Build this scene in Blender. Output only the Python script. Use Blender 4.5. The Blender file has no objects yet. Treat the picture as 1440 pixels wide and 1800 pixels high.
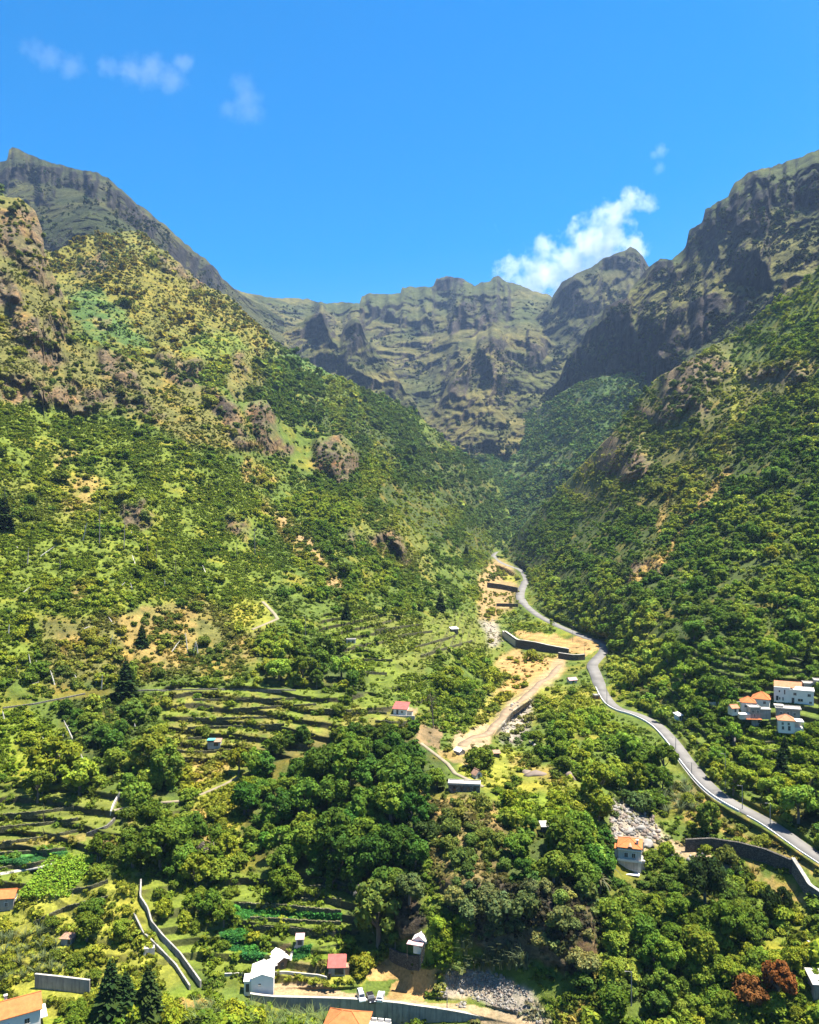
import bpy, math, random
import numpy as np
from mathutils import Vector
SC = bpy.context.scene
COL = SC.collection
R = math.radians

# ---------------------------------------------------------------- camera, sky, sun, exposure
F, CX, HY, CAMZ = 1413.0, 720.0, 900.0, 125.0      # focal length in photo pixels, image centre, horizon row, eye height above the river
cd = bpy.data.cameras.new('camera'); cam = bpy.data.objects.new('camera', cd); COL.objects.link(cam)
cam.location = (0, 0, CAMZ); cam.rotation_euler = (R(90), 0, 0)
cd.sensor_fit = 'VERTICAL'; cd.sensor_height = 36; cd.lens = 36 * F / 1800
cd.clip_start = 1; cd.clip_end = 40000
SC.camera = cam
SUN_EL, SUN_AZ = R(71), R(85)                       # azimuth clockwise from +Y (the view direction)
world = bpy.data.worlds.new('World'); SC.world = world; world.use_nodes = True
wn = world.node_tree.nodes; wl = world.node_tree.links
bg = wn['Background']
sky = wn.new('ShaderNodeTexSky'); sky.sky_type = 'NISHITA'; sky.sun_disc = False
sky.sun_elevation = SUN_EL; sky.sun_rotation = SUN_AZ; sky.altitude = 500
sky.air_density = 1.0; sky.dust_density = 2.0; sky.ozone_density = 3.0
hs = wn.new('ShaderNodeHueSaturation'); hs.inputs['Saturation'].default_value = 1.62; hs.inputs['Hue'].default_value = .497
wl.new(sky.outputs[0], hs.inputs['Color']); wl.new(hs.outputs[0], bg.inputs['Color'])
bg.inputs['Strength'].default_value = 0.068
sd = bpy.data.lights.new('sun', 'SUN'); sun = bpy.data.objects.new('sun', sd); COL.objects.link(sun)
sd.energy = 5.0; sd.angle = R(0.53); sd.color = (1.0, 0.95, 0.86)
sdir = Vector((math.sin(SUN_AZ) * math.cos(SUN_EL), math.cos(SUN_AZ) * math.cos(SUN_EL), math.sin(SUN_EL)))
sun.rotation_euler = sdir.to_track_quat('Z', 'Y').to_euler()
vs = SC.view_settings; vs.view_transform = 'Standard'; vs.look = 'None'; vs.gamma = 1; vs.use_curve_mapping = False
vs.exposure = 1.82
SC.cycles.max_bounces = 5; SC.cycles.diffuse_bounces = 3; SC.cycles.transmission_bounces = 4
SC.cycles.volume_bounces = 1; SC.cycles.transparent_max_bounces = 6
SC.cycles.use_denoising = True

# ---------------------------------------------------------------- helpers
rng = np.random.default_rng(7); random.seed(7)
def P(px, py, Y): return ((px - CX) / F * Y, Y, CAMZ + (HY - py) / F * Y)

def _h(ix, iy, iz, s):
    h = (ix.astype(np.int64) * 374761393 + iy.astype(np.int64) * 668265263 + iz.astype(np.int64) * 2147483647 + s * 974634777) & 0xffffffff
    h = ((h ^ (h >> 13)) * 1274126177) & 0xffffffff
    h = ((h ^ (h >> 16)) * 2246822519) & 0xffffffff
    return ((h ^ (h >> 15)) & 0xffffff).astype(np.float32) / 0xffffff
def vnoise(x, y, z, s=0):
    x, y, z = (np.asarray(a, np.float64) for a in (x, y, z))
    ix, iy, iz = np.floor(x), np.floor(y), np.floor(z)
    fx, fy, fz = x - ix, y - iy, z - iz
    fx, fy, fz = (a * a * a * (a * (a * 6 - 15) + 10) for a in (fx, fy, fz))
    o = 0
    for dx in (0, 1):
        for dy in (0, 1):
            for dz in (0, 1):
                w = (fx if dx else 1 - fx) * (fy if dy else 1 - fy) * (fz if dz else 1 - fz)
                o = o + w * _h(ix + dx, iy + dy, iz + dz, s)
    return o
def fbm(x, y, z, oct=4, s=0, gain=.5):
    a, t, o = 1., 0., 0
    for i in range(oct):
        o = o + a * vnoise(x * 2**i + 13.7 * i, y * 2**i + 7.1 * i, z * 2**i, s + i); t += a; a *= gain
    return o / t
def ridged(x, y, z, oct=4, s=0, gain=.5):
    a, t, o = 1., 0., 0
    for i in range(oct):
        n = 1 - np.abs(2 * vnoise(x * 2**i + 13.7 * i, y * 2**i + 7.1 * i, z * 2**i, s + i) - 1)
        o = o + a * n * n; t += a; a *= gain
    return o / t
def sstep(a, b, x):
    t = np.clip((x - a) / (b - a), 0, 1); return t * t * (3 - 2 * t)

def mesh_np(name, V, Fq, mats=(), attrs=None, smooth=False):
    me = bpy.data.meshes.new(name)
    V = np.asarray(V, np.float32); Fq = np.asarray(Fq, np.int32)
    k = Fq.shape[1]
    me.vertices.add(len(V)); me.vertices.foreach_set('co', V.ravel())
    me.loops.add(Fq.size); me.loops.foreach_set('vertex_index', Fq.ravel())
    me.polygons.add(len(Fq)); me.polygons.foreach_set('loop_start', np.arange(0, Fq.size, k, dtype=np.int32))
    try: me.polygons.foreach_set('loop_total', np.full(len(Fq), k, np.int32))
    except Exception: pass
    if smooth: me.polygons.foreach_set('use_smooth', np.ones(len(Fq), bool))
    for m in mats: me.materials.append(m)
    me.update(calc_edges=True)
    for an, (ty, dom, arr) in (attrs or {}).items():
        at = me.attributes.new(an, ty, dom)
        at.data.foreach_set('color' if 'COLOR' in ty else 'vector' if 'VECTOR' in ty else 'value', np.asarray(arr).astype(np.int32 if ty == 'INT' else np.float32).ravel())
    return me

class MB:
    """collects simple shapes and links them as one mesh object"""
    def __init__(s): s.v = []; s.f = []
    def face(s, pts):
        n = len(s.v); s.v += [tuple(p) for p in pts]; s.f.append(tuple(range(n, n + len(pts))))
    def hexa(s, b, t):
        n = len(s.v); s.v += [tuple(p) for p in b] + [tuple(p) for p in t]
        k = len(b)
        s.f.append(tuple(n + k - 1 - i for i in range(k))); s.f.append(tuple(n + k + i for i in range(k)))
        for i in range(k):
            j = (i + 1) % k; s.f.append((n + i, n + j, n + k + j, n + k + i))
    def box(s, x0, x1, y0, y1, z0, z1):
        s.hexa([(x0, y0, z0), (x1, y0, z0), (x1, y1, z0), (x0, y1, z0)], [(x0, y0, z1), (x1, y0, z1), (x1, y1, z1), (x0, y1, z1)])
    def tube(s, pts, rad, n=6, cap=True):
        rings = []
        for i, p in enumerate(pts):
            p = Vector(p); a = Vector(pts[max(i - 1, 0)]); b = Vector(pts[min(i + 1, len(pts) - 1)])
            d = (b - a).normalized(); u = d.orthogonal().normalized(); w = d.cross(u)
            base = len(s.v)
            for k in range(n):
                q = p + (u * math.cos(2 * math.pi * k / n) + w * math.sin(2 * math.pi * k / n)) * rad[i]
                s.v.append(tuple(q))
            rings.append(base)
        for a, b in zip(rings, rings[1:]):
            for k in range(n): s.f.append((a + k, a + (k + 1) % n, b + (k + 1) % n, b + k))
        if cap: s.f.append(tuple(rings[-1] + k for k in range(n)))
    def disc(s, c, r, ax, h, n=12):
        b = []; t = []
        for k in range(n):
            a = 2 * math.pi * k / n; ca, sa = math.cos(a) * r, math.sin(a) * r
            if ax == 'x': b.append((c[0] - h, c[1] + ca, c[2] + sa)); t.append((c[0] + h, c[1] + ca, c[2] + sa))
            elif ax == 'y': b.append((c[0] + sa, c[1] - h, c[2] + ca)); t.append((c[0] + sa, c[1] + h, c[2] + ca))
            else: b.append((c[0] + ca, c[1] + sa, c[2] - h)); t.append((c[0] + ca, c[1] + sa, c[2] + h))
        s.hexa(b, t)
    def mesh(s, name, mat=None):
        me = bpy.data.meshes.new(name); me.from_pydata(s.v, [], s.f); me.update()
        if mat: me.materials.append(mat)
        return me
    def build(s, name, mat, parent=None, **kw): return link(name, s.mesh(name, mat), parent, **kw)

def link(name, data, parent=None, label=None, cat=None, group=None, kind=None, loc=None):
    o = bpy.data.objects.new(name, data); COL.objects.link(o)
    if parent is not None: o.parent = parent
    if label: o['label'] = label
    if cat: o['category'] = cat
    if group: o['group'] = group
    if kind: o['kind'] = kind
    if loc is not None: o.location = loc
    return o
def empty(name, loc, label, cat, rz=0, group=None, s=1):
    o = link(name, None, None, label, cat, group, None, loc); o.rotation_euler = (0, 0, rz); o.scale = (s, s, s); return o

# ---------------------------------------------------------------- materials
def new_mat(name):
    m = bpy.data.materials.new(name); m.use_nodes = True
    nt = m.node_tree; b = nt.nodes['Principled BSDF']; return m, nt, b
def nd(nt, ty, **kw):
    n = nt.nodes.new(ty)
    for k, v in kw.items(): setattr(n, k, v)
    return n
def mixc(nt, a, b, fac, mode='MIX'):
    n = nd(nt, 'ShaderNodeMix', data_type='RGBA', blend_type=mode)
    for s, v in ((n.inputs[0], fac), (n.inputs[6], a), (n.inputs[7], b)):
        if hasattr(v, 'is_output'): nt.links.new(v, s)
        else: s.default_value = v if not isinstance(v, tuple) else (*v[:3], 1)
    return n.outputs[2]
def noise(nt, scale, detail=4, rough=.55, vec=None):
    n = nd(nt, 'ShaderNodeTexNoise'); n.inputs['Scale'].default_value = scale
    n.inputs['Detail'].default_value = detail; n.inputs['Roughness'].default_value = rough
    if vec is not None: nt.links.new(vec, n.inputs['Vector'])
    return n.outputs['Fac']
def ramp(nt, fac, a, b, ca=(0, 0, 0), cb=(1, 1, 1)):
    n = nd(nt, 'ShaderNodeValToRGB'); e = n.color_ramp.elements
    e[0].position = a; e[0].color = (*ca, 1); e[1].position = b; e[1].color = (*cb, 1)
    nt.links.new(fac, n.inputs[0]); return n.outputs[0]
def simple(name, c, rough=.8, var=.25, scale=1.2, metal=0, bump=0, spec=.3, stain=None):
    m, nt, b = new_mat(name)
    tc = nd(nt, 'ShaderNodeTexCoord').outputs['Object']
    n1 = noise(nt, scale, 5, .6, tc)
    lo = tuple(x * (1 - var) for x in c); hi = tuple(min(1, x * (1 + var)) for x in c)
    col = ramp(nt, n1, .3, .7, lo, hi)
    if stain:
        mp = nd(nt, 'ShaderNodeMapping'); mp.inputs['Scale'].default_value = (1.1, 1.1, .09); nt.links.new(tc, mp.inputs[0])
        col = mixc(nt, col, stain, ramp(nt, noise(nt, 1.4, 5, .7, mp.outputs[0]), .5, .72))
    nt.links.new(col, b.inputs['Base Color']); b.inputs['Roughness'].default_value = rough
    b.inputs['Metallic'].default_value = metal; b.inputs['Specular IOR Level'].default_value = spec
    if bump:
        bn = nd(nt, 'ShaderNodeBump'); bn.inputs['Strength'].default_value = bump; bn.inputs['Distance'].default_value = .1
        nt.links.new(noise(nt, scale * 6, 4, .6, tc), bn.inputs['Height']); nt.links.new(bn.outputs[0], b.inputs['Normal'])
    return m
def stone_mat(name, c, scale, mortar=.35):
    m, nt, b = new_mat(name)
    tc = nd(nt, 'ShaderNodeTexCoord').outputs['Object']
    mp = nd(nt, 'ShaderNodeMapping'); mp.inputs['Scale'].default_value = (1, 1, 1.6); nt.links.new(tc, mp.inputs[0])
    v = nd(nt, 'ShaderNodeTexVoronoi'); v.inputs['Scale'].default_value = scale; nt.links.new(mp.outputs[0], v.inputs['Vector'])
    v2 = nd(nt, 'ShaderNodeTexVoronoi', feature='DISTANCE_TO_EDGE'); v2.inputs['Scale'].default_value = scale; nt.links.new(mp.outputs[0], v2.inputs['Vector'])
    bw = nd(nt, 'ShaderNodeRGBToBW'); nt.links.new(v.outputs['Color'], bw.inputs[0])
    col = ramp(nt, bw.outputs[0], .1, .9, tuple(x * .6 for x in c), tuple(x * 1.4 for x in c))
    e = ramp(nt, v2.outputs['Distance'], .02, .12)
    col = mixc(nt, tuple(x * mortar for x in c), col, e)
    nt.links.new(col, b.inputs['Base Color']); b.inputs['Roughness'].default_value = .9; b.inputs['Specular IOR Level'].default_value = .2
    bn = nd(nt, 'ShaderNodeBump'); bn.inputs['Strength'].default_value = .8; bn.inputs['Distance'].default_value = .15
    nt.links.new(e, bn.inputs['Height']); nt.links.new(bn.outputs[0], b.inputs['Normal'])
    return m
def tile_mat(name, c):
    m, nt, b = new_mat(name)
    tc = nd(nt, 'ShaderNodeTexCoord').outputs['Object']
    n1 = noise(nt, .9, 5, .65, tc); n2 = noise(nt, 7, 3, .5, tc)
    col = ramp(nt, n1, .3, .72, tuple(x * .72 for x in c), tuple(min(1, x * 1.15) for x in c))
    col = mixc(nt, col, tuple(x * .55 for x in c), ramp(nt, n2, .58, .75))
    nt.links.new(col, b.inputs['Base Color']); b.inputs['Roughness'].default_value = .85; b.inputs['Specular IOR Level'].default_value = .2
    return m
def ground_mat(name, s1, s2, bump, dist):
    """land cover colour from the surveyed map, broken up by grain and tufts"""
    m, nt, b = new_mat(name)
    tc = nd(nt, 'ShaderNodeNewGeometry').outputs['Position']
    at = nd(nt, 'ShaderNodeAttribute', attribute_name='col').outputs['Color']
    n1 = noise(nt, s1, 6, .62, tc); n2 = noise(nt, s2, 5, .7, tc)
    k1 = ramp(nt, n1, .32, .68, (.55, .6, .6), (1.35, 1.3, 1.2)); k2 = ramp(nt, n2, .3, .7, (.6, .65, .6), (1.35, 1.3, 1.3))
    col = mixc(nt, mixc(nt, at, k1, 1., 'MULTIPLY'), k2, 1., 'MULTIPLY')
    rk = nd(nt, 'ShaderNodeAttribute', attribute_name='rk').outputs['Fac']                # bare rock: strata, cracks and lichen
    mp = nd(nt, 'ShaderNodeMapping'); mp.inputs['Scale'].default_value = (1, 1, 2.2); nt.links.new(tc, mp.inputs[0])
    n3 = noise(nt, s1 * 2.2, 9, .72, mp.outputs[0])
    col = mixc(nt, col, mixc(nt, col, ramp(nt, n3, .36, .64, (.30, .29, .31), (1.6, 1.5, 1.36)), 1., 'MULTIPLY'), rk)
    nt.links.new(col, b.inputs['Base Color']); b.inputs['Roughness'].default_value = .95; b.inputs['Specular IOR Level'].default_value = .12
    bn = nd(nt, 'ShaderNodeBump'); bn.inputs['Strength'].default_value = bump; bn.inputs['Distance'].default_value = dist
    ad = nd(nt, 'ShaderNodeMath', operation='ADD'); nt.links.new(n1, ad.inputs[0]); nt.links.new(n2, ad.inputs[1])
    a3 = nd(nt, 'ShaderNodeMath', operation='MULTIPLY_ADD'); nt.links.new(n3, a3.inputs[0]); nt.links.new(rk, a3.inputs[1]); nt.links.new(ad.outputs[0], a3.inputs[2]); ad = a3
    nt.links.new(ad.outputs[0], bn.inputs['Height']); nt.links.new(bn.outputs[0], b.inputs['Normal'])
    return m
def foliage_mat(name):
    m = bpy.data.materials.new(name); m.use_nodes = True; nt = m.node_tree; nt.nodes.clear()
    out = nd(nt, 'ShaderNodeOutputMaterial')
    t = nd(nt, 'ShaderNodeAttribute', attribute_name='tint', attribute_type='INSTANCER').outputs['Color']
    lv = nd(nt, 'ShaderNodeAttribute', attribute_name='lv').outputs['Color']
    c = mixc(nt, t, lv, 1., 'MULTIPLY')
    d = nd(nt, 'ShaderNodeBsdfDiffuse'); tr = nd(nt, 'ShaderNodeBsdfTranslucent'); mx = nd(nt, 'ShaderNodeMixShader')
    nt.links.new(c, d.inputs[0]); nt.links.new(mixc(nt, c, (1.15, 1.15, .55), 1., 'MULTIPLY'), tr.inputs[0])
    mx.inputs[0].default_value = .28
    nt.links.new(d.outputs[0], mx.inputs[1]); nt.links.new(tr.outputs[0], mx.inputs[2]); nt.links.new(mx.outputs[0], out.inputs[0])
    return m
M = dict(
    near=ground_mat('hillside_soil', .16, 1.3, .7, .5), mid=ground_mat('scrub_slope', .06, .4, .9, 2.0), far=ground_mat('mountain_rock', .018, .12, 1.0, 9.0),
    leaf=foliage_mat('foliage'),
    bark=simple('bark', (.12, .095, .07), .95, .35, 2), dead=simple('bleached_wood', (.44, .40, .34), .8, .2, 1.5), deadgrey=simple('grey_wood', (0.176, 0.160, 0.144), .9, .3, 1.5),
    white=simple('white_paint', (0.64, 0.59, 0.52), .7, .07, .5), wall2=simple('pale_render', (0.50, 0.455, 0.385), .85, .16, .6, stain=(.36, .34, .30)),
    grey=simple('grey_render', (.27, .25, .215), .9, .22, .5, stain=(.16, .15, .14)),
    conc=simple('concrete', (.25, .23, .195), .9, .25, .4, bump=.3, stain=(.09, .085, .075)), concp=simple('pale_concrete', (.36, .33, .28), .9, .2, .5, stain=(.22, .2, .17)),
    stone=stone_mat('dark_stone', (0.098, 0.086, 0.068), 2.2), mossy=stone_mat('mossy_stone', (0.105, 0.101, 0.049), 1.6), stonep=stone_mat('pale_stone', (0.169, 0.156, 0.130), 1.8),
    tile=tile_mat('orange_tiles', (.40, .13, .04)), tilep=tile_mat('faded_tiles', (.38, .17, .085)), red=tile_mat('red_sheet', (.34, .085, .07)), pink=tile_mat('pink_sheet', (0.464, 0.288, 0.272)),
    metal=simple('white_sheet_metal', (.68, .65, .60), .45, .06, .5), rust=simple('rusty_sheet', (0.264, 0.152, 0.096), .8, .35, 1.5), turq=simple('turquoise_tarp', (0.080, 0.400, 0.360), .6, .2, .6),
    glass=simple('dark_glass', (.025, .03, .035), .12, .1, 1, spec=.6), wood=simple('brown_wood', (.17, .10, .06), .8, .3, 1), dark=simple('dark_door', (.06, .055, .05), .7, .3, 1),
    asphalt=simple('asphalt', (.20, .195, .19), .9, .18, .25), asphaltp=simple('pale_asphalt', (.40, .37, .34), .9, .14, .2), kerb=simple('white_kerb', (0.518, 0.511, 0.490), .8, .12, .7),
    dirt=simple('tan_dirt', (.20, .142, .085), .95, .25, .25, bump=.4), path=simple('footpath_dirt', (.20, .165, .105), .95, .2, .5),
    rock=simple('river_rock', (.155, .14, .118), .9, .4, .35, bump=.5), rockp=simple('pale_rock', (.22, .20, .172), .9, .25, .5), brownrock=simple('brown_rock', (0.154, 0.119, 0.091), .9, .35, .5, bump=.6),
    carw=simple('white_car_paint', (0.680, 0.680, 0.680), .25, .02, .3, spec=.5), cark=simple('black_car_paint', (.015, .015, .018), .2, .1, .3, spec=.5), cars=simple('silver_car_paint', (0.561, 0.570, 0.578), .3, .03, .3, spec=.5),
    rubber=simple('tyre_rubber', (.02, .02, .02), .9, .2, 2), chrome=simple('wheel_rim', (.5, .5, .5), .35, .1, 2, metal=.7), lamp=simple('headlight', (.85, .85, .82), .1, .02, 1), tail=simple('tail_light', (.45, .02, .02), .3, .05, 1),
    pole=simple('pole_grey', (.20, .19, .18), .8, .2, .8),
)
# ---------------------------------------------------------------- land survey (what grows and lies where, on the visible face of the valley)
PX0, PX1, PY0, PY1, ST = -200, 1660, 220, 1980, 2.5
_gx = np.arange(PX0, PX1 + ST, ST); _gy = np.arange(PY0, PY1 + ST, ST)
GX, GY = np.meshgrid(_gx, _gy)
_wx = (fbm(GX / 40, GY / 40, GX * 0, 4, 3) - .5) * 46; _wy = (fbm(GX / 40, GY / 40, GX * 0 + 5, 4, 9) - .5) * 46
_wsx = (fbm(GX / 13, GY / 13, GX * 0, 3, 23) - .5) * 14; _wsy = (fbm(GX / 13, GY / 13, GX * 0 + 5, 3, 29) - .5) * 14
def blur(a, n):
    for _ in range(2):
        for ax in (0, 1):
            k = int(n)
            if k < 1: return a
            c = np.cumsum(np.concatenate([np.repeat(a.take([0], ax), k + 1, ax), a, np.repeat(a.take([-1], ax), k, ax)], ax), ax)
            m = a.shape[ax]
            a = (c.take(range(2 * k + 1, 2 * k + 1 + m), ax) - c.take(range(0, m), ax)) / (2 * k + 1)
    return a
def poly_mask(poly, feather=4, warp=1.):
    big = warp
    xs = [p[0] for p in poly]; ys = [p[1] for p in poly]; pad = 40 + feather * 2
    i0 = max(0, int((min(ys) - pad - PY0) / ST)); i1 = min(len(_gy), int((max(ys) + pad - PY0) / ST) + 1)
    j0 = max(0, int((min(xs) - pad - PX0) / ST)); j1 = min(len(_gx), int((max(xs) + pad - PX0) / ST) + 1)
    out = np.zeros_like(GX)
    if i1 <= i0 or j1 <= j0: return out
    sl = (slice(i0, i1), slice(j0, j1))
    X = GX[sl] + _wx[sl] * big * .6 + _wsx[sl] * big; Y = GY[sl] + _wy[sl] * big * .6 + _wsy[sl] * big
    ins = np.zeros(X.shape, bool)
    for (xa, ya), (xb, yb) in zip(poly, poly[1:] + poly[:1]):
        if ya == yb: continue
        c = ((ya > Y) != (yb > Y)) & (X < (xb - xa) * (Y - ya) / (yb - ya) + xa); ins ^= c
    out[sl] = blur(ins.astype(np.float64), feather / ST / 2)
    return out
def line_dist(pts, X, Y):
    """pixel distance to a polyline and the running parameter (vertex index + fraction) of the nearest point"""
    D = np.full(X.shape, 1e9); T = np.zeros(X.shape)
    for i, (a, b) in enumerate(zip(pts, pts[1:])):
        dx, dy = b[0] - a[0], b[1] - a[1]; L = dx * dx + dy * dy + 1e-9
        t = np.clip(((X - a[0]) * dx + (Y - a[1]) * dy) / L, 0, 1)
        d = np.hypot(X - a[0] - t * dx, Y - a[1] - t * dy)
        u = d < D; D = np.where(u, d, D); T = np.where(u, i + t, T)
    return D, T
def line_mask(pts, w, feather=3, warp=.4):
    D, _ = line_dist(pts, GX + _wsx * warp, GY + _wsy * warp)
    return 1 - sstep(w, w + feather, D)

C = dict(grass=(.098, .125, .018), bright=(.108, .142, .016), scrub=(.07, .098, .017), floor=(.045, .062, .015), dark=(.03, .043, .013), olive=(.115, .115, .026),
         ygrass=(.165, .168, .026), dry=(.21, .145, .048), dryolive=(.102, .098, .028), orange=(.265, .165, .066), soil=(.24, .16, .078), tan=(.25, .182, .11), brown=(.155, .11, .058),
         rock=(.098, .078, .052), rockd=(.044, .037, .029), rockp=(.165, .13, .09), gravel=(.225, .195, .155), crop=(.045, .13, .028), gorse=(.125, .112, .018), blue=(.062, .105, .026))
LCOL = np.zeros(GX.shape + (3,)) + np.array(C['scrub'])
TREE = np.zeros(GX.shape); BUSH = np.full(GX.shape, .25); COVER = np.full(GX.shape, .5); ROCKY = np.zeros(GX.shape); TERR = np.zeros(GX.shape); FLAT = np.zeros(GX.shape)
# zone: colour, feather, tree / bush / cover density (None keeps what is there), rocky, terraced, strength, polygon
_brk = fbm(GX / 16, GY / 11, GX * 0, 4, 33)
def zone(col, poly, fe=6, tree=None, bush=None, cover=None, rocky=None, terr=None, k=1., warp=1., mask=None, brk=0.):
    global LCOL, TREE, BUSH, COVER, ROCKY, TERR
    m = poly_mask(poly, fe, warp) if mask is None else mask
    if brk: m = m * (1 - brk + brk * sstep(.40, .52, _brk + (m - .8) * .15))
    if col: LCOL = LCOL + (np.array(C[col]) - LCOL) * (m * k)[..., None]
    if tree is not None: TREE = TREE + (tree - TREE) * m
    if bush is not None: BUSH = BUSH + (bush - BUSH) * m
    if cover is not None: COVER = COVER + (cover - COVER) * m
    if rocky is not None: ROCKY = np.maximum(ROCKY, rocky * m) if rocky > 0 else ROCKY * (1 - m)
    if terr is not None: TERR = TERR + (terr - TERR) * m
# --- broad cover
zone('dryolive', [(-200, 220), (80, 330), (140, 600), (300, 640), (400, 700), (430, 790), (330, 790), (250, 740), (120, 720), (0, 690), (-200, 690)], 14, 0, .20, .28)
zone('grass', [(-200, 690), (0, 700), (150, 730), (300, 780), (420, 830), (500, 930), (520, 1000), (420, 1060), (330, 1060), (200, 1080), (120, 1090), (-200, 1120)], 14, .02, .42, 1.)
zone('olive', [(-200, 820), (90, 850), (180, 830), (210, 900), (120, 930), (-200, 900)], 14, 0, .6, .8, k=.5)
zone('dryolive', [(70, 1080), (210, 1090), (330, 1050), (480, 1090), (500, 1130), (440, 1160), (330, 1190), (200, 1200), (90, 1220), (60, 1150)], 12, .03, .45, .7)
zone('grass', [(-200, 1080), (60, 1080), (80, 1180), (-200, 1240)], 10, 0, .35, 1.)
zone('bright', [(-200, 1250), (60, 1245), (120, 1290), (130, 1370), (-200, 1380)], 10, .02, .3, 1.)
zone('scrub', [(480, 890), (560, 860), (640, 870), (760, 920), (860, 960), (860, 1080), (740, 1090), (620, 1080), (540, 1060), (440, 950)], 12, .25, 1.0, .8)
zone('olive', [(620, 890), (700, 900), (760, 960), (760, 1020), (700, 1010), (640, 950)], 10, .1, .8, .8, k=.6)
zone('grass', [(560, 1080), (640, 1070), (720, 1090), (860, 1080), (890, 1170), (860, 1260), (790, 1290), (700, 1220), (600, 1190)], 8, .0, .07, .7, terr=1)
zone('olive', [(640, 1080), (760, 1090), (880, 1090), (880, 1150), (760, 1200), (700, 1180)], 12, k=.55, brk=.6)
zone('scrub', [(780, 1150), (860, 1140), (870, 1200), (850, 1260), (780, 1285), (740, 1240), (750, 1190)], 8, .25, .9, .8, terr=0)
zone('grass', [(290, 1205), (520, 1205), (640, 1215), (720, 1250), (720, 1300), (560, 1320), (430, 1360), (300, 1360), (280, 1280)], 6, .0, .06, .45, terr=1)
zone('ygrass', [(300, 1340), (440, 1350), (470, 1420), (420, 1520), (340, 1500), (330, 1420)], 10, .05, .55, .8)
zone('grass', [(-200, 1380), (130, 1390), (210, 1400), (220, 1470), (150, 1560), (-200, 1580)], 6, .0, .05, .4, terr=1)
zone('grass', [(240, 1400), (340, 1420), (400, 1520), (430, 1640), (600, 1680), (640, 1730), (430, 1740), (330, 1700), (240, 1600)], 8, .02, .14, .6, terr=.6)
zone('ygrass', [(-200, 1580), (120, 1560), (240, 1540), (250, 1620), (330, 1720), (200, 1790), (-200, 1800)], 10, .02, .22, .8, terr=.4)
zone('grass', [(400, 1530), (620, 1545), (640, 1620), (600, 1670), (420, 1640)], 5, .0, .05, .45, terr=1)
zone('bright', [(-200, 1790), (180, 1780), (330, 1740), (480, 1770), (560, 1790), (600, 1840), (600, 1980), (-200, 1980)], 8, .1, .9, 1.)
# --- woods
zone('floor', [(430, 1330), (560, 1290), (640, 1290), (740, 1290), (795, 1370), (760, 1420), (750, 1500), (720, 1560), (700, 1640), (640, 1570), (560, 1555), (480, 1545), (420, 1470), (440, 1400)], 8, 1., .3, .1)
zone('floor', [(450, 1130), (520, 1112), (600, 1145), (650, 1190), (630, 1225), (560, 1218), (460, 1205)], 6, 1., .3, .1)
zone('floor', [(110, 1210), (230, 1180), (280, 1220), (250, 1290), (310, 1320), (330, 1400), (240, 1400), (160, 1340), (110, 1290)], 8, .35, .6, .5)
zone('scrub', [(230, 1400), (330, 1400), (400, 1480), (380, 1570), (250, 1540)], 8, .28, .6, .6)
zone('floor', [(600, 1590), (700, 1580), (710, 1640), (690, 1680), (630, 1670)], 6, .6, .4, .2)
zone('floor', [(1030, 1590), (1100, 1555), (1200, 1530), (1330, 1600), (1380, 1680), (1300, 1760), (1180, 1790), (1040, 1740), (1020, 1650)], 8, .22, 1.1, .8)
zone('grass', [(1080, 1600), (1200, 1560), (1320, 1620), (1300, 1740), (1150, 1760)], 10, k=.7, brk=.6)
zone('grass', [(1280, 1660), (1440, 1640), (1660, 1640), (1660, 1980), (1000, 1980), (1040, 1800), (1200, 1790)], 10, .08, .8, .9)
zone('floor', [(870, 1430), (1000, 1440), (1085, 1480), (1075, 1560), (1030, 1620), (960, 1620), (900, 1540)], 6, .8, .6, .3)
zone('scrub', [(950, 1255), (1040, 1235), (1120, 1290), (1190, 1330), (1190, 1390), (1130, 1430), (1030, 1400), (960, 1340), (930, 1300)], 8, .55, .9, .3)
zone('floor', [(885, 970), (960, 1065), (1065, 1130), (1062, 1180), (1120, 1240), (1185, 1280), (1250, 1360), (1300, 1400), (1440, 1480), (1660, 1600), (1660, 250), (1440, 465), (1250, 610), (1150, 670), (1080, 765), (1010, 840), (950, 895)], 5, .75, 1., .3)
zone('dryolive', [(1000, 840), (1080, 755), (1160, 660), (1260, 600), (1440, 600), (1440, 690), (1330, 720), (1290, 800), (1200, 900), (1100, 900), (1010, 900)], 20, .15, .8, .4, k=.8)
zone('scrub', [(1200, 690), (1440, 480), (1660, 320), (1660, 640), (1440, 620), (1300, 640)], 14, .3, 1., .5)
zone('scrub', [(1180, 1130), (1660, 1090), (1660, 1400), (1300, 1400), (1220, 1330), (1170, 1230)], 8, .2, .7, .7, terr=.8)
zone('bright', [(1300, 1280), (1660, 1260), (1660, 1480), (1420, 1420), (1330, 1370)], 8, .15, .5, .9, terr=.8)
zone('floor', [(520, 840), (600, 850), (640, 800), (700, 835), (800, 890), (870, 962), (860, 1000), (780, 960), (700, 900), (600, 890)], 10, .5, 1.1, .4)
zone('olive', [(0, 1385), (210, 1395), (200, 1480), (0, 1500)], 14, k=.5, brk=.6)
zone('dry', [(300, 1205), (720, 1250), (720, 1300), (420, 1350), (290, 1340)], 14, k=.4, brk=.9)
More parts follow.
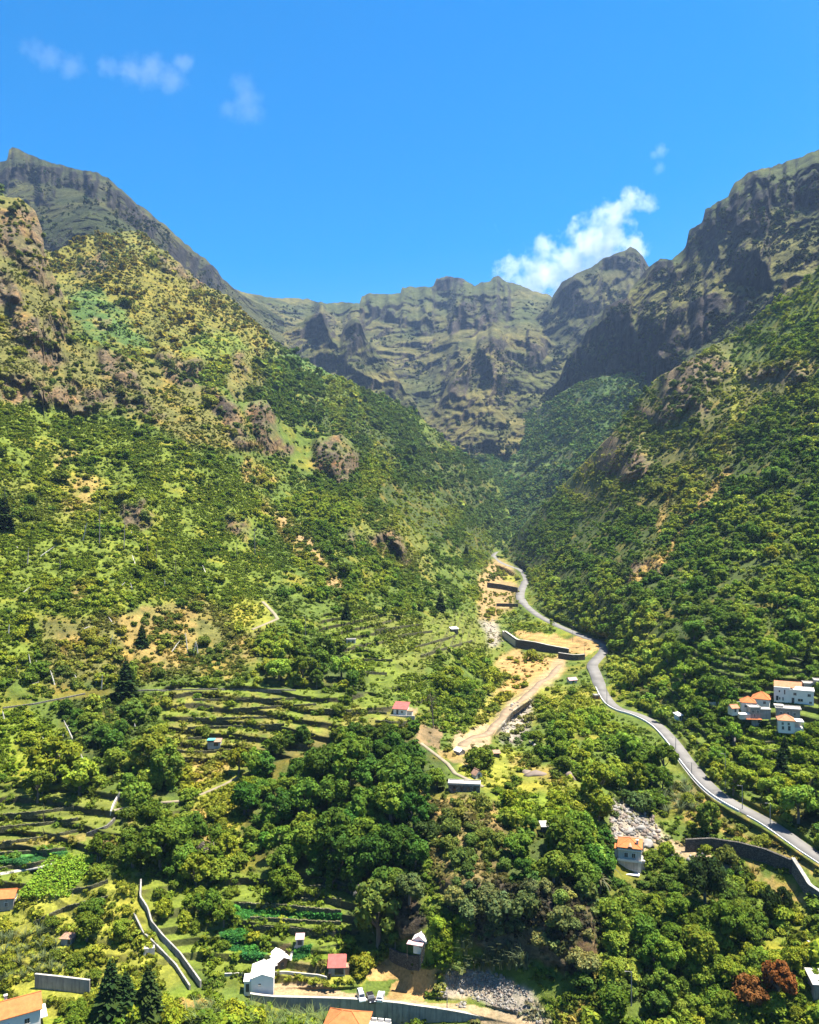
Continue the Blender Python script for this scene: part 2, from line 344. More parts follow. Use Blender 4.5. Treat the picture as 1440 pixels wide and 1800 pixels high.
# --- rock faces
for p in ([(-60, 350), (60, 372), (80, 440), (112, 525), (70, 515), (30, 450), (-60, 420)], [(-60, 470), (20, 480), (40, 530), (-60, 540)], [(16, 535), (60, 550), (100, 610), (108, 640), (80, 650), (40, 622), (20, 585)], [(-60, 640), (60, 660), (140, 690), (140, 715), (60, 710), (-60, 700)],
          [(360, 690), (395, 680), (420, 730), (450, 790), (440, 800), (400, 770), (370, 730)], [(435, 715), (470, 700), (490, 750), (515, 790), (505, 815), (465, 800), (445, 770)], [(555, 770), (600, 760), (640, 800), (640, 835), (590, 845), (552, 835)],
          [(280, 640), (350, 640), (370, 680), (300, 680)], [(160, 610), (230, 630), (250, 690), (180, 670)], [(80, 560), (120, 560), (125, 610), (100, 600)], [(200, 690), (290, 720), (280, 745), (200, 720)], [(120, 680), (200, 690), (190, 720), (110, 715)],
          [(650, 940), (700, 950), (718, 975), (700, 985), (660, 965)], [(205, 880), (260, 880), (270, 930), (220, 920)], [(400, 910), (440, 910), (440, 940), (400, 930)], [(610, 930), (630, 940), (628, 960), (608, 950)],
          [(1150, 700), (1165, 655), (1250, 618), (1300, 640), (1280, 660), (1235, 690), (1235, 735), (1150, 740), (1125, 715)], [(1040, 800), (1085, 760), (1140, 815), (1130, 840), (1050, 838)], [(1075, 990), (1150, 985), (1150, 1000), (1110, 1030), (1080, 1020)], [(1180, 620), (1240, 610), (1240, 640), (1190, 650)],
          [(1300, 650), (1390, 638), (1425, 655), (1400, 680), (1310, 680)]):
    zone('rock', p, 7, 0, .20, .12, 1., brk=.5, warp=1.5)
zone('rockd', [(365, 695), (390, 690), (412, 722), (400, 735), (375, 725)], 4, rocky=1); zone('rockd', [(440, 730), (462, 720), (470, 770), (455, 785)], 4, rocky=1); zone('rockd', [(560, 800), (600, 790), (600, 835), (560, 835)], 4, rocky=1)
zone('rockp', [(1310, 655), (1400, 642), (1400, 665), (1320, 675)], 6, k=.5)
zone('brown', [(760, 1400), (830, 1395), (880, 1420), (900, 1500), (890, 1640), (850, 1650), (800, 1620), (755, 1560), (740, 1480)], 8, .0, .75, .6, .9, k=.75, brk=.3)
zone('rockd', [(785, 1560), (880, 1545), (960, 1555), (1045, 1575), (1050, 1620), (1040, 1730), (960, 1700), (860, 1665), (790, 1620)], 6, .0, .55, .5, 1., brk=.35)
zone('rockd', [(690, 1590), (740, 1580), (760, 1640), (700, 1650)], 6, .1, .2, .2, 1.)
# --- bare and dry patches
for p in ([(130, 840), (170, 850), (165, 900), (110, 890)], [(420, 800), (500, 830), (480, 852), (430, 838)], [(200, 1100), (300, 1060), (360, 1080), (330, 1160), (240, 1190), (210, 1150)], [(90, 1120), (160, 1110), (170, 1150), (100, 1165)], [(320, 1055), (370, 1065), (350, 1088), (320, 1080)],
          [(330, 1340), (400, 1330), (400, 1370), (340, 1380)], [(340, 1420), (380, 1430), (370, 1480), (345, 1470)], [(160, 1470), (210, 1460), (200, 1510), (165, 1500)], [(215, 1438), (248, 1440), (240, 1465)], [(120, 1020), (165, 1030), (160, 1060), (130, 1060)], [(380, 1170), (420, 1180), (400, 1200)],
          [(390, 1130), (440, 1130), (430, 1150)], [(660, 950), (690, 970), (670, 985)], [(430, 760), (480, 790), (440, 790)], [(1010, 830), (1050, 790), (1075, 765), (1060, 800), (1030, 835)], [(90, 800), (130, 780), (150, 800), (110, 815)], [(1390, 640), (1440, 630), (1440, 650)], [(1190, 1370), (1240, 1398), (1330, 1452), (1500, 1550), (1500, 1590), (1400, 1525), (1330, 1490), (1240, 1460), (1185, 1425)],
          [(1225, 1478), (1330, 1520), (1400, 1570), (1430, 1610), (1390, 1595), (1300, 1525)], [(970, 1770), (1010, 1750), (1060, 1790), (1000, 1830)]):
    zone('dry', p, 9, 0, .35, .35, k=.85, brk=.7, warp=1.6)
zone('soil', None, mask=line_mask([(490, 905), (520, 935), (548, 962), (572, 1000), (600, 1045)], 5, 9, 1.6), k=.9, tree=0, bush=.15, cover=.2, brk=.5)
zone('dry', None, mask=line_mask([(470, 890), (500, 930), (530, 975)], 5, 9, 1.8), k=.7, bush=.4, brk=.6)
zone('dry', None, mask=line_mask([(1280, 830), (1235, 880), (1205, 930), (1165, 980), (1110, 1025)], 5, 5, 1.), k=.9, tree=.1, bush=.4, rocky=.6)
zone('dry', None, mask=line_mask([(1210, 820), (1175, 870), (1160, 930)], 3, 4, 1.), k=.8, tree=.2, bush=.5)
zone('ygrass', None, mask=line_mask([(1290, 650), (1292, 700), (1286, 760)], 4, 4, .6), k=.9, tree=.1, bush=.3)
zone('ygrass', [(400, 1058), (470, 1055), (495, 1090), (480, 1115), (420, 1112)], 5, 0, .08, .35)
zone('soil', [(870, 985), (905, 1000), (915, 1040), (905, 1060), (870, 1090), (850, 1090), (840, 1030), (850, 1000)], 5, .03, .3, .2, k=.9)
zone('ygrass', [(880, 1010), (915, 1008), (912, 1030), (885, 1022)], 3, 0, .1, .5)
zone('orange', [(885, 1145), (960, 1148), (1005, 1160), (985, 1190), (930, 1225), (880, 1265), (835, 1280), (840, 1250), (900, 1190), (875, 1165)], 5, 0, .12, .1)
zone('orange', [(900, 1100), (960, 1105), (1010, 1115), (1062, 1140), (1040, 1158), (980, 1140), (920, 1130)], 4, 0, .12, .15)
zone('grass', [(905, 1090), (950, 1085), (1000, 1105), (1000, 1120), (950, 1118), (905, 1110)], 4, 0, .5, .8)
zone('ygrass', [(850, 1230), (930, 1210), (1040, 1200), (1060, 1240), (1000, 1250), (940, 1260), (880, 1290), (820, 1290)], 7, .04, .5, .6, k=.8)
zone('ygrass', [(790, 1320), (900, 1320), (1000, 1370), (1050, 1400), (1060, 1440), (990, 1440), (900, 1400), (820, 1380)], 6, .02, .22, .8)
zone('dry', [(900, 1330), (990, 1360), (980, 1380), (900, 1350)], 6, 0, .12, .3, k=.7)
zone('bright', [(850, 1390), (960, 1400), (1060, 1450), (1040, 1475), (900, 1440)], 6, .1, .5, .8)
zone('tan', None, mask=line_mask([(806, 1305), (828, 1298), (855, 1290), (878, 1268), (893, 1248), (924, 1226), (946, 1204), (966, 1190), (985, 1170)], 8, 8, 1.4), k=.75, tree=0, bush=0, cover=.05)
zone('tan', [(800, 1290), (850, 1275), (880, 1270), (860, 1310), (820, 1325)], 4, 0, .03, .05)
zone('brown', [(733, 1276), (775, 1284), (772, 1312), (728, 1300)], 3, 0, 0, .05)
zone('tan', [(700, 1238), (730, 1245), (725, 1258), (700, 1252)], 3, 0, 0, .05, k=.8)
zone('soil', [(760, 1310), (830, 1330), (860, 1345), (830, 1352), (770, 1330)], 4, 0, .05, .3, k=.7)
zone('tan', [(1150, 1480), (1230, 1490), (1290, 1528), (1280, 1545), (1220, 1518), (1165, 1500)], 4, 0, .05, .1)
zone('gravel', [(1080, 1400), (1120, 1420), (1150, 1440), (1170, 1480), (1130, 1490), (1080, 1475), (1070, 1440)], 5, 0, .1, .1)
zone('gravel', [(900, 1235), (935, 1225), (930, 1270), (915, 1310), (880, 1300), (885, 1270)], 5, 0, .3, .1)
zone('gravel', [(845, 1090), (875, 1090), (885, 1130), (865, 1140)], 5, 0, .1, .1)
zone('ygrass', [(1390, 1600), (1440, 1590), (1660, 1600), (1660, 1680), (1400, 1690)], 6, .05, .6, .9, k=.8)
# --- bottom of the valley
zone('ygrass', [(600, 1660), (640, 1670), (690, 1680), (650, 1720), (560, 1740), (470, 1735), (460, 1700), (560, 1700)], 4, 0, .25, .7)
zone('bright', [(730, 1640), (800, 1610), (830, 1660), (900, 1690), (830, 1700), (740, 1690)], 5, 0, .45, .9)
zone('tan', [(425, 1738), (520, 1722), (600, 1742), (700, 1756), (800, 1765), (960, 1792), (1000, 1830), (880, 1805), (700, 1772), (440, 1756)], 3, 0, .03, .05, warp=.4)
zone('orange', [(683, 1683), (730, 1700), (775, 1705), (765, 1735), (740, 1760), (680, 1757), (690, 1730), (700, 1722), (648, 1723), (635, 1713)], 3, 0, .0, .03, warp=.3)
zone('gravel', [(778, 1708), (830, 1702), (880, 1712), (910, 1730), (940, 1752), (970, 1795), (900, 1785), (850, 1768), (768, 1752)], 5, 0, .03, .55)
zone('crop', [(383, 1640), (420, 1632), (435, 1650), (425, 1660), (470, 1672), (465, 1690), (430, 1685), (400, 1665)], 3, 0, 0, .6, warp=.3)
zone('crop', [(515, 1668), (550, 1660), (545, 1680), (520, 1690)], 2, 0, 0, .6, warp=.3)
zone('bright', [(565, 1668), (640, 1675), (630, 1695), (570, 1690)], 3, 0, .05, .9, warp=.3)
zone('brown', [(478, 1668), (512, 1655), (510, 1680), (485, 1685)], 2, 0, 0, .15, warp=.3)
zone('brown', [(520, 1692), (575, 1690), (570, 1715), (510, 1715)], 3, 0, .05, .35, k=.6, warp=.3)
zone('crop', [(410, 1598), (600, 1605), (600, 1618), (415, 1616)], 2, 0, .02, .7, warp=.3)
zone('crop', [(-60, 1512), (115, 1495), (115, 1508), (-60, 1528)], 2, 0, .02, .7, warp=.3)
zone('dry', [(-40, 1483), (150, 1465), (150, 1480), (-40, 1500)], 3, 0, .05, .3, k=.6, warp=.4)
zone('dry', [(290, 1755), (380, 1765), (375, 1785), (300, 1775)], 4, 0, .1, .3)
# --- the gorse hillside and the woods behind it
BZ = []
def samp(A, px, py):
    x = np.clip((np.asarray(px, float) - PX0) / ST, 0, len(_gx) - 1.001); y = np.clip((np.asarray(py, float) - PY0) / ST, 0, len(_gy) - 1.001)
    i = y.astype(int); j = x.astype(int); fy = y - i; fx = x - j
    if A.ndim == 3: fx = fx[..., None]; fy = fy[..., None]
    return (A[i, j] * (1 - fx) + A[i, j + 1] * fx) * (1 - fy) + (A[i + 1, j] * (1 - fx) + A[i + 1, j + 1] * fx) * fy
SURV_A = dict(col=LCOL, tree=TREE, bush=BUSH, cover=COVER, rocky=ROCKY, terr=TERR)
LCOL = np.zeros(GX.shape + (3,)) + np.array(C['scrub']); TREE = np.zeros(GX.shape); BUSH = np.full(GX.shape, .9); COVER = np.full(GX.shape, .3); ROCKY = np.zeros(GX.shape); TERR = np.zeros(GX.shape)
zone('olive', [(0, 300), (300, 400), (480, 580), (520, 640), (400, 640), (250, 640), (100, 560)], 12, 0, .45, .5)
zone('gorse', [(80, 430), (140, 415), (200, 440), (300, 480), (400, 525), (470, 585), (490, 615), (400, 590), (300, 555), (230, 560), (160, 500), (90, 490)], 10, 0, .5, .5, k=.75)
zone('blue', [(115, 520), (170, 505), (230, 555), (245, 600), (170, 600), (125, 560)], 8, 0, .15, .7)
zone('blue', [(180, 570), (260, 590), (280, 620), (200, 610)], 6, 0, .2, .7)
zone('blue', [(470, 620), (560, 620), (600, 655), (530, 660), (480, 640)], 6, 0, .15, .7)
zone('grass', [(310, 600), (400, 590), (450, 610), (400, 630), (320, 625)], 6, 0, .3, .7)
zone('soil', [(160, 555), (195, 560), (190, 585), (165, 575)], 4, 0, .05, .2, k=.4)
zone('scrub', [(360, 650), (500, 640), (640, 690), (760, 760), (870, 850), (900, 960), (860, 1000), (700, 920), (560, 840), (440, 740)], 12, .8, 1.3, .3)
zone('floor', [(520, 700), (640, 700), (760, 770), (870, 860), (890, 950), (700, 900)], 14, .9, 1.2, .3)
zone('dryolive', [(400, 640), (450, 630), (470, 680), (430, 720), (400, 690)], 8, 0, .5, .4)
for p in ([(140, 455), (180, 435), (190, 475), (140, 490)], [(270, 620), (350, 625), (360, 668), (285, 662)], [(410, 625), (440, 625), (440, 645), (412, 642)], [(240, 440), (300, 455), (360, 500), (350, 520), (290, 480)], [(800, 770), (830, 775), (828, 795), (800, 790)]):
    zone('rock', p, 8, 0, .25, .2, 1., k=.85, brk=.6, warp=1.6)
SURV_B = dict(col=LCOL, tree=TREE, bush=BUSH, cover=COVER, rocky=ROCKY, terr=TERR)

# ---------------------------------------------------------------- landform
ROAD = [(877, 968, -62), (868, 978, -65), (877, 988, -68), (893, 995, -70), (908, 1000, -72), (918, 1007, -74), (923, 1023, -77), (917, 1037, -78), (915, 1050, -79.3), (923, 1063, -80.3), (943, 1080, -81.3), (960, 1090, -82), (980, 1100, -82.5),
        (1007, 1112, -83.3), (1033, 1122, -83.7), (1060, 1131, -84.1), (1062, 1145, -84.5), (1051, 1158, -85), (1042, 1170, -85.3), (1047, 1184, -85.6), (1057, 1210, -86), (1070, 1233, -86.5), (1087, 1247, -86.9), (1113, 1255, -87), (1135, 1264, -87.2), (1157, 1277, -87.5), (1177, 1297, -87.8),
        (1193, 1317, -88), (1207, 1337, -88.2), (1223, 1357, -88.5), (1240, 1377, -88.8), (1262, 1397, -89), (1290, 1415, -89.3), (1318, 1430, -89.7), (1346, 1445, -90), (1375, 1464, -90.5), (1407, 1487, -91.3), (1440, 1509, -92), (1500, 1548, -93.4), (1600, 1612, -95)]
def zY(py, z): return F * z / (HY - py)
CTRL_A = [(x, y, zY(y, z)) for x, y, z in ROAD[::2]] + [
    (0, 1980, 160), (300, 1980, 158), (700, 1980, 150), (1100, 1980, 155), (1440, 1980, 160), (-200, 1800, 200), (0, 1800, 183), (200, 1790, 183), (400, 1790, 180), (610, 1838, 168), (560, 1800, zY(1800, -119)), (700, 1800, zY(1800, -120.5)), (640, 1795, zY(1795, -120.3)), (820, 1830, zY(1830, -119)), (1000, 1850, 172),
    (450, 1750, zY(1750, -115.5)), (560, 1752, zY(1752, -116)), (650, 1745, zY(1745, -116)), (740, 1755, zY(1755, -116)), (850, 1782, zY(1782, -115.5)), (930, 1795, zY(1795, -115)), (700, 1700, zY(1700, -115)), (830, 1730, zY(1730, -114)), (1000, 1780, zY(1780, -112)),
    (250, 1560, 216), (290, 1650, 204), (345, 1730, 195), (0, 1600, 215), (0, 1540, 226), (0, 1400, 262), (0, 1250, 305), (0, 1120, 345), (0, 1000, 392), (0, 850, 462), (0, 700, 550), (0, 550, 640), (0, 400, 730), (0, 345, 765), (70, 440, 745), (110, 540, 700), (130, 610, 680), (-200, 700, 480), (-200, 400, 650), (-200, 220, 800), (-200, 1100, 320), (-200, 1500, 225),
    (200, 1400, 257), (200, 1215, 325), (200, 1050, 390), (200, 900, 480), (200, 780, 570), (200, 680, 660), (290, 650, 720), (400, 1700, 199), (400, 1600, 213), (400, 1500, 235), (400, 1400, 262), (400, 1300, 295), (400, 1210, 335), (400, 1080, 415), (480, 1070, 425), (400, 950, 505), (400, 860, 570), (400, 760, 650), (390, 690, 720), (460, 720, 745),
    (600, 1700, 199), (560, 1650, 205), (600, 1590, 213), (600, 1450, 240), (600, 1350, 268), (650, 1290, 290), (700, 1248, 312), (560, 1210, 330), (560, 1130, 395), (600, 1060, 470), (500, 1000, 500), (560, 950, 570), (600, 900, 640), (600, 845, 735), (600, 780, 790), (520, 800, 730), (640, 830, 790),
    (660, 1130, 415), (740, 1180, 370), (800, 1120, 475), (700, 1000, 620), (700, 930, 720), (760, 960, 790), (700, 880, 850), (830, 1040, 740), (840, 990, 960), (780, 920, 960), (840, 950, 1150), (870, 968, 1260),
    (760, 1230, 335), (800, 1300, 300), (850, 1290, 306), (930, 1215, 390), (985, 1170, 455), (900, 1280, zY(1280, -92)), (925, 1240, zY(1240, -91.5)), (865, 1110, zY(1110, -87)), (955, 1160, zY(1160, -88)), (955, 1110, zY(1110, -82)), (880, 1060, zY(1060, -83)),
    (820, 1380, 250), (850, 1400, 243), (850, 1480, 221), (850, 1560, 206), (850, 1640, 197), (750, 1660, 196), (740, 1690, 195), (1000, 1640, 194), (960, 1560, 206), (950, 1450, 228), (900, 1400, 245), (1000, 1390, 250), (1060, 1440, 238), (1107, 1540, 221), (1107, 1480, 231), (1120, 1440, zY(1440, -93)), (1060, 1330, 285), (1000, 1290, 312), (960, 1310, 300), (1130, 1380, 262), (1180, 1400, 258),
    (1230, 1500, zY(1500, -97)), (1300, 1530, zY(1530, -98)), (1390, 1590, zY(1590, -100)), (1240, 1580, 203), (1180, 1680, 190), (1300, 1700, 187), (1440, 1680, 185), (1440, 1800, 172), (1660, 1700, 180), (1330, 1505, zY(1505, -95)), (1420, 1545, zY(1545, -95)),
    (1390, 1240, 300), (1300, 1250, 305), (1390, 1285, 284), (1440, 1350, 258), (1350, 1330, 268), (1440, 1150, 330), (1250, 1150, 345), (1440, 1050, 370), (1200, 1100, 400), (1100, 1100, 465), (1440, 900, 455), (1200, 1000, 500), (1200, 900, 600), (1200, 800, 710), (1200, 720, 790), (1180, 660, 900), (1250, 612, 920), (1300, 700, 720), (1440, 700, 590), (1440, 600, 670), (1440, 470, 790), (1350, 545, 850), (1660, 300, 760), (1660, 700, 500), (1660, 1200, 300), (1660, 1500, 215),
    (1080, 1000, 590), (1080, 900, 740), (1080, 820, 860), (1085, 760, 960), (1000, 1020, 650), (980, 960, 850), (1010, 900, 930), (1010, 835, 1060), (950, 900, 1150), (930, 960, 1050), (900, 955, 1250), (890, 975, 1180)]
CREST_A = [(-200, 270), (-60, 335), (0, 345), (35, 348), (62, 372), (75, 405), (78, 440), (92, 480), (112, 520), (122, 560), (132, 592), (170, 600), (230, 632), (290, 645), (340, 672), (370, 682), (392, 678), (415, 705), (440, 706), (468, 702), (490, 738), (540, 772), (565, 768), (600, 762), (640, 795), (690, 832), (740, 862), (790, 888), (830, 915), (850, 938), (868, 962), (885, 962), (905, 940), (945, 898), (1010, 832), (1045, 795), (1080, 758), (1110, 715), (1150, 668), (1180, 650), (1250, 612), (1300, 580), (1350, 542), (1400, 505), (1440, 470), (1540, 395), (1660, 300)]

def rbf(ctrl, c=70., smooth=2e-3):
    A = np.array(ctrl, float); x, y, v = A[:, 0], A[:, 1], np.log(A[:, 2])
    d = np.sqrt((x[:, None] - x)**2 + (y[:, None] - y)**2 + c * c)
    n = len(x); Mx = np.zeros((n + 3, n + 3)); Mx[:n, :n] = d + 0 * np.eye(n)
    Q = np.stack([np.ones(n), x, y], 1); Mx[:n, n:] = Q; Mx[n:, :n] = Q.T
    Mx[:n, :n] -= np.eye(n) * smooth * 700
    w = np.linalg.solve(Mx, np.concatenate([v, [0, 0, 0]]))
    def f(px, py):
        o = w[n] + w[n + 1] * px + w[n + 2] * py
        for i in range(n): o = o + w[i] * np.sqrt((px - x[i])**2 + (py - y[i])**2 + c * c)
        return np.exp(o)
    return f

class Layer: pass
CLIFFS = dict(
    mountain_spur=[[(835, 603), (850, 592), (870, 597), (900, 610), (880, 620), (840, 620)], [(820, 645), (840, 628), (870, 640), (892, 652), (850, 660), (825, 657)], [(786, 690), (800, 660), (826, 655), (822, 695), (800, 704)], [(860, 660), (885, 665), (880, 692), (862, 687)], [(540, 568), (558, 546), (578, 556), (590, 594), (565, 592)], [(598, 592), (618, 556), (642, 575), (638, 614), (612, 612)], [(930, 600), (960, 610), (955, 640), (930, 635)]],
    far_mountain=[[(787, 584), (800, 545), (815, 525), (830, 520), (850, 522), (862, 530), (875, 522), (890, 535), (898, 555), (890, 565), (868, 562), (850, 570), (830, 580), (815, 578), (795, 594)], [(735, 572), (750, 562), (762, 570), (760, 592), (745, 592)], [(640, 528), (660, 543), (700, 548), (725, 558), (738, 575), (715, 577), (690, 567), (655, 557)],
                  [(835, 603), (850, 592), (870, 597), (900, 610), (880, 617), (840, 617)], [(820, 642), (840, 628), (870, 640), (892, 652), (850, 657), (825, 654)], [(786, 690), (800, 660), (826, 655), (822, 692), (800, 702)], [(543, 565), (565, 545), (580, 558), (588, 592), (565, 590)], [(600, 580), (620, 558), (642, 575), (635, 612), (613, 608)], [(760, 494), (790, 484), (818, 492), (800, 512), (762, 512)], [(900, 590), (930, 585), (945, 600), (910, 604)], [(860, 660), (885, 665), (880, 690), (862, 685)]],
    right_mountain=[[(1066, 525), (1085, 512), (1102, 510), (1122, 625), (1095, 630), (1064, 612)], [(1215, 425), (1275, 355), (1335, 303), (1368, 325), (1350, 370), (1370, 412), (1280, 418)], [(1178, 545), (1250, 510), (1285, 520), (1325, 535), (1262, 582), (1203, 635), (1172, 675), (1138, 672), (1112, 640), (1130, 590)],
                    [(1258, 462), (1345, 438), (1352, 505), (1268, 495)], [(995, 640), (1035, 577), (1062, 560), (1062, 625), (1010, 655)], [(1122, 488), (1150, 460), (1182, 458), (1192, 487), (1140, 494)], [(1380, 330), (1440, 300), (1470, 330), (1420, 380), (1385, 380)], [(1120, 660), (1150, 640), (1160, 690), (1130, 690)]],
    left_mountain=[[(62, 352), (84, 318), (98, 340), (92, 366), (70, 366)], [(-60, 300), (60, 288), (160, 308), (210, 338), (262, 384), (330, 440), (385, 482), (400, 510), (370, 505), (320, 465), (250, 408), (200, 366), (140, 334), (60, 322), (-60, 335)], [(180, 330), (225, 350), (250, 385), (215, 385), (190, 360)], [(300, 430), (360, 480), (365, 520), (330, 500), (300, 465)]],
    far_peak=[[(975, 522), (1007, 488), (1030, 527), (1056, 530), (1052, 550), (1013, 557), (985, 545)], [(1040, 464), (1073, 446), (1100, 456), (1132, 466), (1113, 473), (1057, 470)], [(1100, 500), (1125, 485), (1130, 520), (1105, 530)]])
def build_layer(name, ctrl, crest, bottom, x0, x1, dx, nrow, mat, amp, wav, survey=None, jag=4, c=70., back=6, backstep=1.06, backdrop=.9, flats=(), rocklike=None, terr_h=2.3):
    L = Layer(); L.name = name
    cols = np.arange(x0, x1 + dx, dx)
    cr = np.interp(cols, [p[0] for p in crest], [p[1] for p in crest])
    cr = cr + (fbm(cols / 9, cols * 0, cols * 0, 3, 41) - .5) * 2 * jag
    bo = np.interp(cols, [p[0] for p in bottom], [p[1] for p in bottom])
    bo = np.maximum(bo, cr + 8)
    v = np.linspace(0, 1, nrow)
    PX = np.repeat(cols[None], nrow, 0); PY = bo[None] + (cr - bo)[None] * v[:, None]
    Yb = rbf(ctrl, c)(PX, PY)
    L.cols, L.cr, L.bo, L.nrow = cols, cr, bo, nrow
    CM = np.zeros_like(Yb)
    for q in CLIFFS.get(name, ()): CM = np.maximum(CM, samp(poly_mask(q, 3, .5), PX, PY))
    CM = CM * (.35 + .65 * sstep(.36, .50, fbm(PX / 13 + PY / 60, PY / 34, PX * 0, 4, 97)))
    if survey is not None: CM = samp(survey['rocky'], PX, PY) * .75 * (PY < 1060)
    if name == 'hillside':
        for q in ([(882, 1545), (960, 1555), (1040, 1575), (1052, 1610), (1040, 1715), (960, 1695), (890, 1655)], [(775, 1550), (890, 1548), (895, 1655), (800, 1622)]): CM = np.maximum(CM, samp(poly_mask(q, 8, .5), PX, PY))
    inc = np.diff(Yb, axis=0, prepend=Yb[:1]); off = np.zeros_like(Yb); k_ = math.exp(-((bo - cr).mean() / nrow) / 70.)
    for i in range(1, nrow): off[i] = np.minimum(off[i - 1] * k_ + np.maximum(inc[i], 0) * .93 * CM[i], off[i - 1] + np.maximum(inc[i], 0) * .95)
    w_ = max(1, int(3 / dx)); w_ = w_ if survey else 1; pad = np.pad(off, ((0, 0), (w_, w_)), 'edge'); off = sum(pad[:, j:j + off.shape[1]] for j in range(2 * w_ + 1)) / (2 * w_ + 1)
    Yb = Yb - off                                                   # cliffs stand steep, with a ledge above
    Y = Yb.copy()
    flat = np.zeros_like(Y)
    for pts, w, fe in flats:                                   # level the ground across roads, tracks and yards
        D, T = line_dist(pts, PX, PY)
        z = np.interp(T, range(len(pts)), [p[2] for p in pts]); ww = np.interp(T, range(len(pts)), w if hasattr(w, '__len__') else [w] * len(pts))
        k = 1 - sstep(ww, ww * 1.0 + fe, D); ok = PY > HY + 40
        Yt = np.where(ok, F * z / np.minimum(HY - PY, -40), Y); k = k * ok
        Y = Y * (1 - k) + Yt * k; flat = np.maximum(flat, 1 - sstep(ww + 1, ww + fe + 6, D))
    rocky = samp(survey['rocky'], PX, PY) if survey else np.ones_like(Y)
    if survey:
        t = samp(survey['terr'], PX, PY) * (1 - flat)
        z = (HY - PY) / F * Y
        wv = (fbm(PX / 130, PY / 130, PX * 0, 3, 77) - .5) * 3.0 + PX * .004
        zq = z + wv
        k = np.floor(zq / terr_h)
        dz = np.gradient(z, axis=0); dY = np.gradient(Y, axis=0)
        s = np.clip(dY / np.where(np.abs(dz) < 1e-4, 1e-4, dz), .4, 8)
        Y2 = Y + ((k + 1) * terr_h - zq) * s
        Yt = F * np.minimum(k * terr_h - wv, -8) / np.minimum(HY - PY, -30)
        Yt = np.minimum(np.maximum(Yt, Y * .97), Y2)
        ok = (PY > HY + 60)
        Y = np.where(ok, Y + (Yt - Y) * np.clip(t * 1.2, 0, 1), Y)
    X, Z = (PX - CX) / F * Y, CAMZ + (HY - PY) / F * Y
    edge = np.minimum(1, (1 - v)[:, None] * 12)
    if survey: a_r = (ridged(X / wav + .3 * Y / wav, Y / wav * .6, Z / wav * .55, 5, 11) - .45) * 2
    else:                                                      # gullies and buttresses that run down the face, ledges across it
        wx = (fbm(X / wav, Y / wav, Z / wav, 3, 91) - .5) * 1.2; lat = PX / F * np.median(Yb)
        a_r = (ridged(lat / wav * .7 + wx, Z / wav * .25 + wx, Y * 0, 4, 11, .5) - .42) * 2.0 + (ridged(X / wav * 1.9, Y / wav * 1.3, Z / wav * .8, 4, 17) - .42) * .6 + (ridged(X / wav * 5, Y / wav * 3, Z / wav * 2.2, 4, 19) - .42) * .42
    a_s = (fbm(X / wav * .9, Y / wav * .9, Z / wav * .9, 5, 31) - .5) * 2
    soft, hard = amp
    tm = samp(survey['terr'], PX, PY) if survey else 0
    disp = (a_s * soft * (1 - rocky) + (a_r * hard) * rocky * np.clip(Y / 500, .3, 1.2)) * (1 - flat) * (1 - .8 * tm)
    if rocklike: disp = disp + rocklike(X, Y, Z)
    Y = Y * (1 - disp * edge)
    if not survey: Y = np.maximum.accumulate(Y + (np.arange(nrow) * .25)[:, None], 0)               # no overhangs
    L.Y = Y; L.PX = PX; L.PY = PY
    X, Z = (PX - CX) / F * Y, CAMZ + (HY - PY) / F * Y
    # colours
    if survey: col = samp(survey['col'], PX, PY)
    else: col = None
    # back of the ridge
    bx, by, bz = [X], [Y], [Z]
    xb, yb, zb = X[-1], Y[-1], Z[-1]
    for i in range(back):
        f2 = backstep ** (i + 1); yy = yb * f2; zz = zb - (yy - yb) * backdrop * (.6 + .4 * i / back)
        bx.append((xb / yb * yy)[None]); by.append(yy[None]); bz.append(zz[None])
    X = np.concatenate(bx); YY = np.concatenate(by); Z = np.concatenate(bz)
    n, m = X.shape
    V = np.stack([X, YY, Z], -1)
    du = np.gradient(V, axis=1); dv = np.gradient(V, axis=0); N = np.cross(du, dv); N /= np.linalg.norm(N, axis=-1, keepdims=True) + 1e-9
    L.N = N[:nrow]
    if col is None:
        nz = N[..., 2]
        veg = sstep(.40, .62, nz + (fbm(X / wav * 3.5, YY / wav * 3.5, Z / wav * 3.5, 5, 51) - .5) * .9)
        CMb = np.concatenate([CM, np.repeat(CM[-1:] * 0, back, 0)]); veg = np.clip(veg * 1.25 + .12, 0, 1) * (1 - CMb * sstep(.30, .45, fbm(X / wav * 4, YY / wav * 4, Z / wav * 4, 4, 53)))
        mix = fbm(X / wav * .8, YY / wav * .8, Z / wav, 3, 57)[..., None]
        rk = np.array(L_ROCK[name][0]); rk2 = np.array(L_ROCK[name][1]); vg = np.array(L_ROCK[name][2]); vg2 = np.array(L_ROCK[name][3])
        mm = sstep(.38, .62, mix)
        col = (rk + (rk2 - rk) * mm) * (1 - veg[..., None]) + (vg + (vg2 - vg) * mm) * veg[..., None]
        jf = (fbm(X / wav * 9, YY / wav * 9, Z / wav * 9, 4, 63) - .5)[..., None]; col = col * (1 + jf * 1.3)
        L.veg = veg[:nrow]
    else:
        col = np.concatenate([col, np.repeat(col[-1:], back, 0)])
        st = sstep(.62, .35, N[..., 2])[..., None] * np.concatenate([rocky, np.repeat(rocky[-1:], back, 0)])[..., None]
        col = col * (1 - st) + np.array(C['rock']) * st
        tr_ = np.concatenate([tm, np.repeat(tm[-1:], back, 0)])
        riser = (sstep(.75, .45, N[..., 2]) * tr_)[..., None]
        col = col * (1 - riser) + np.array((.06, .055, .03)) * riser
        jit = (fbm(X / 5, YY / 5, Z / 5, 4, 61) - .5)[..., None]
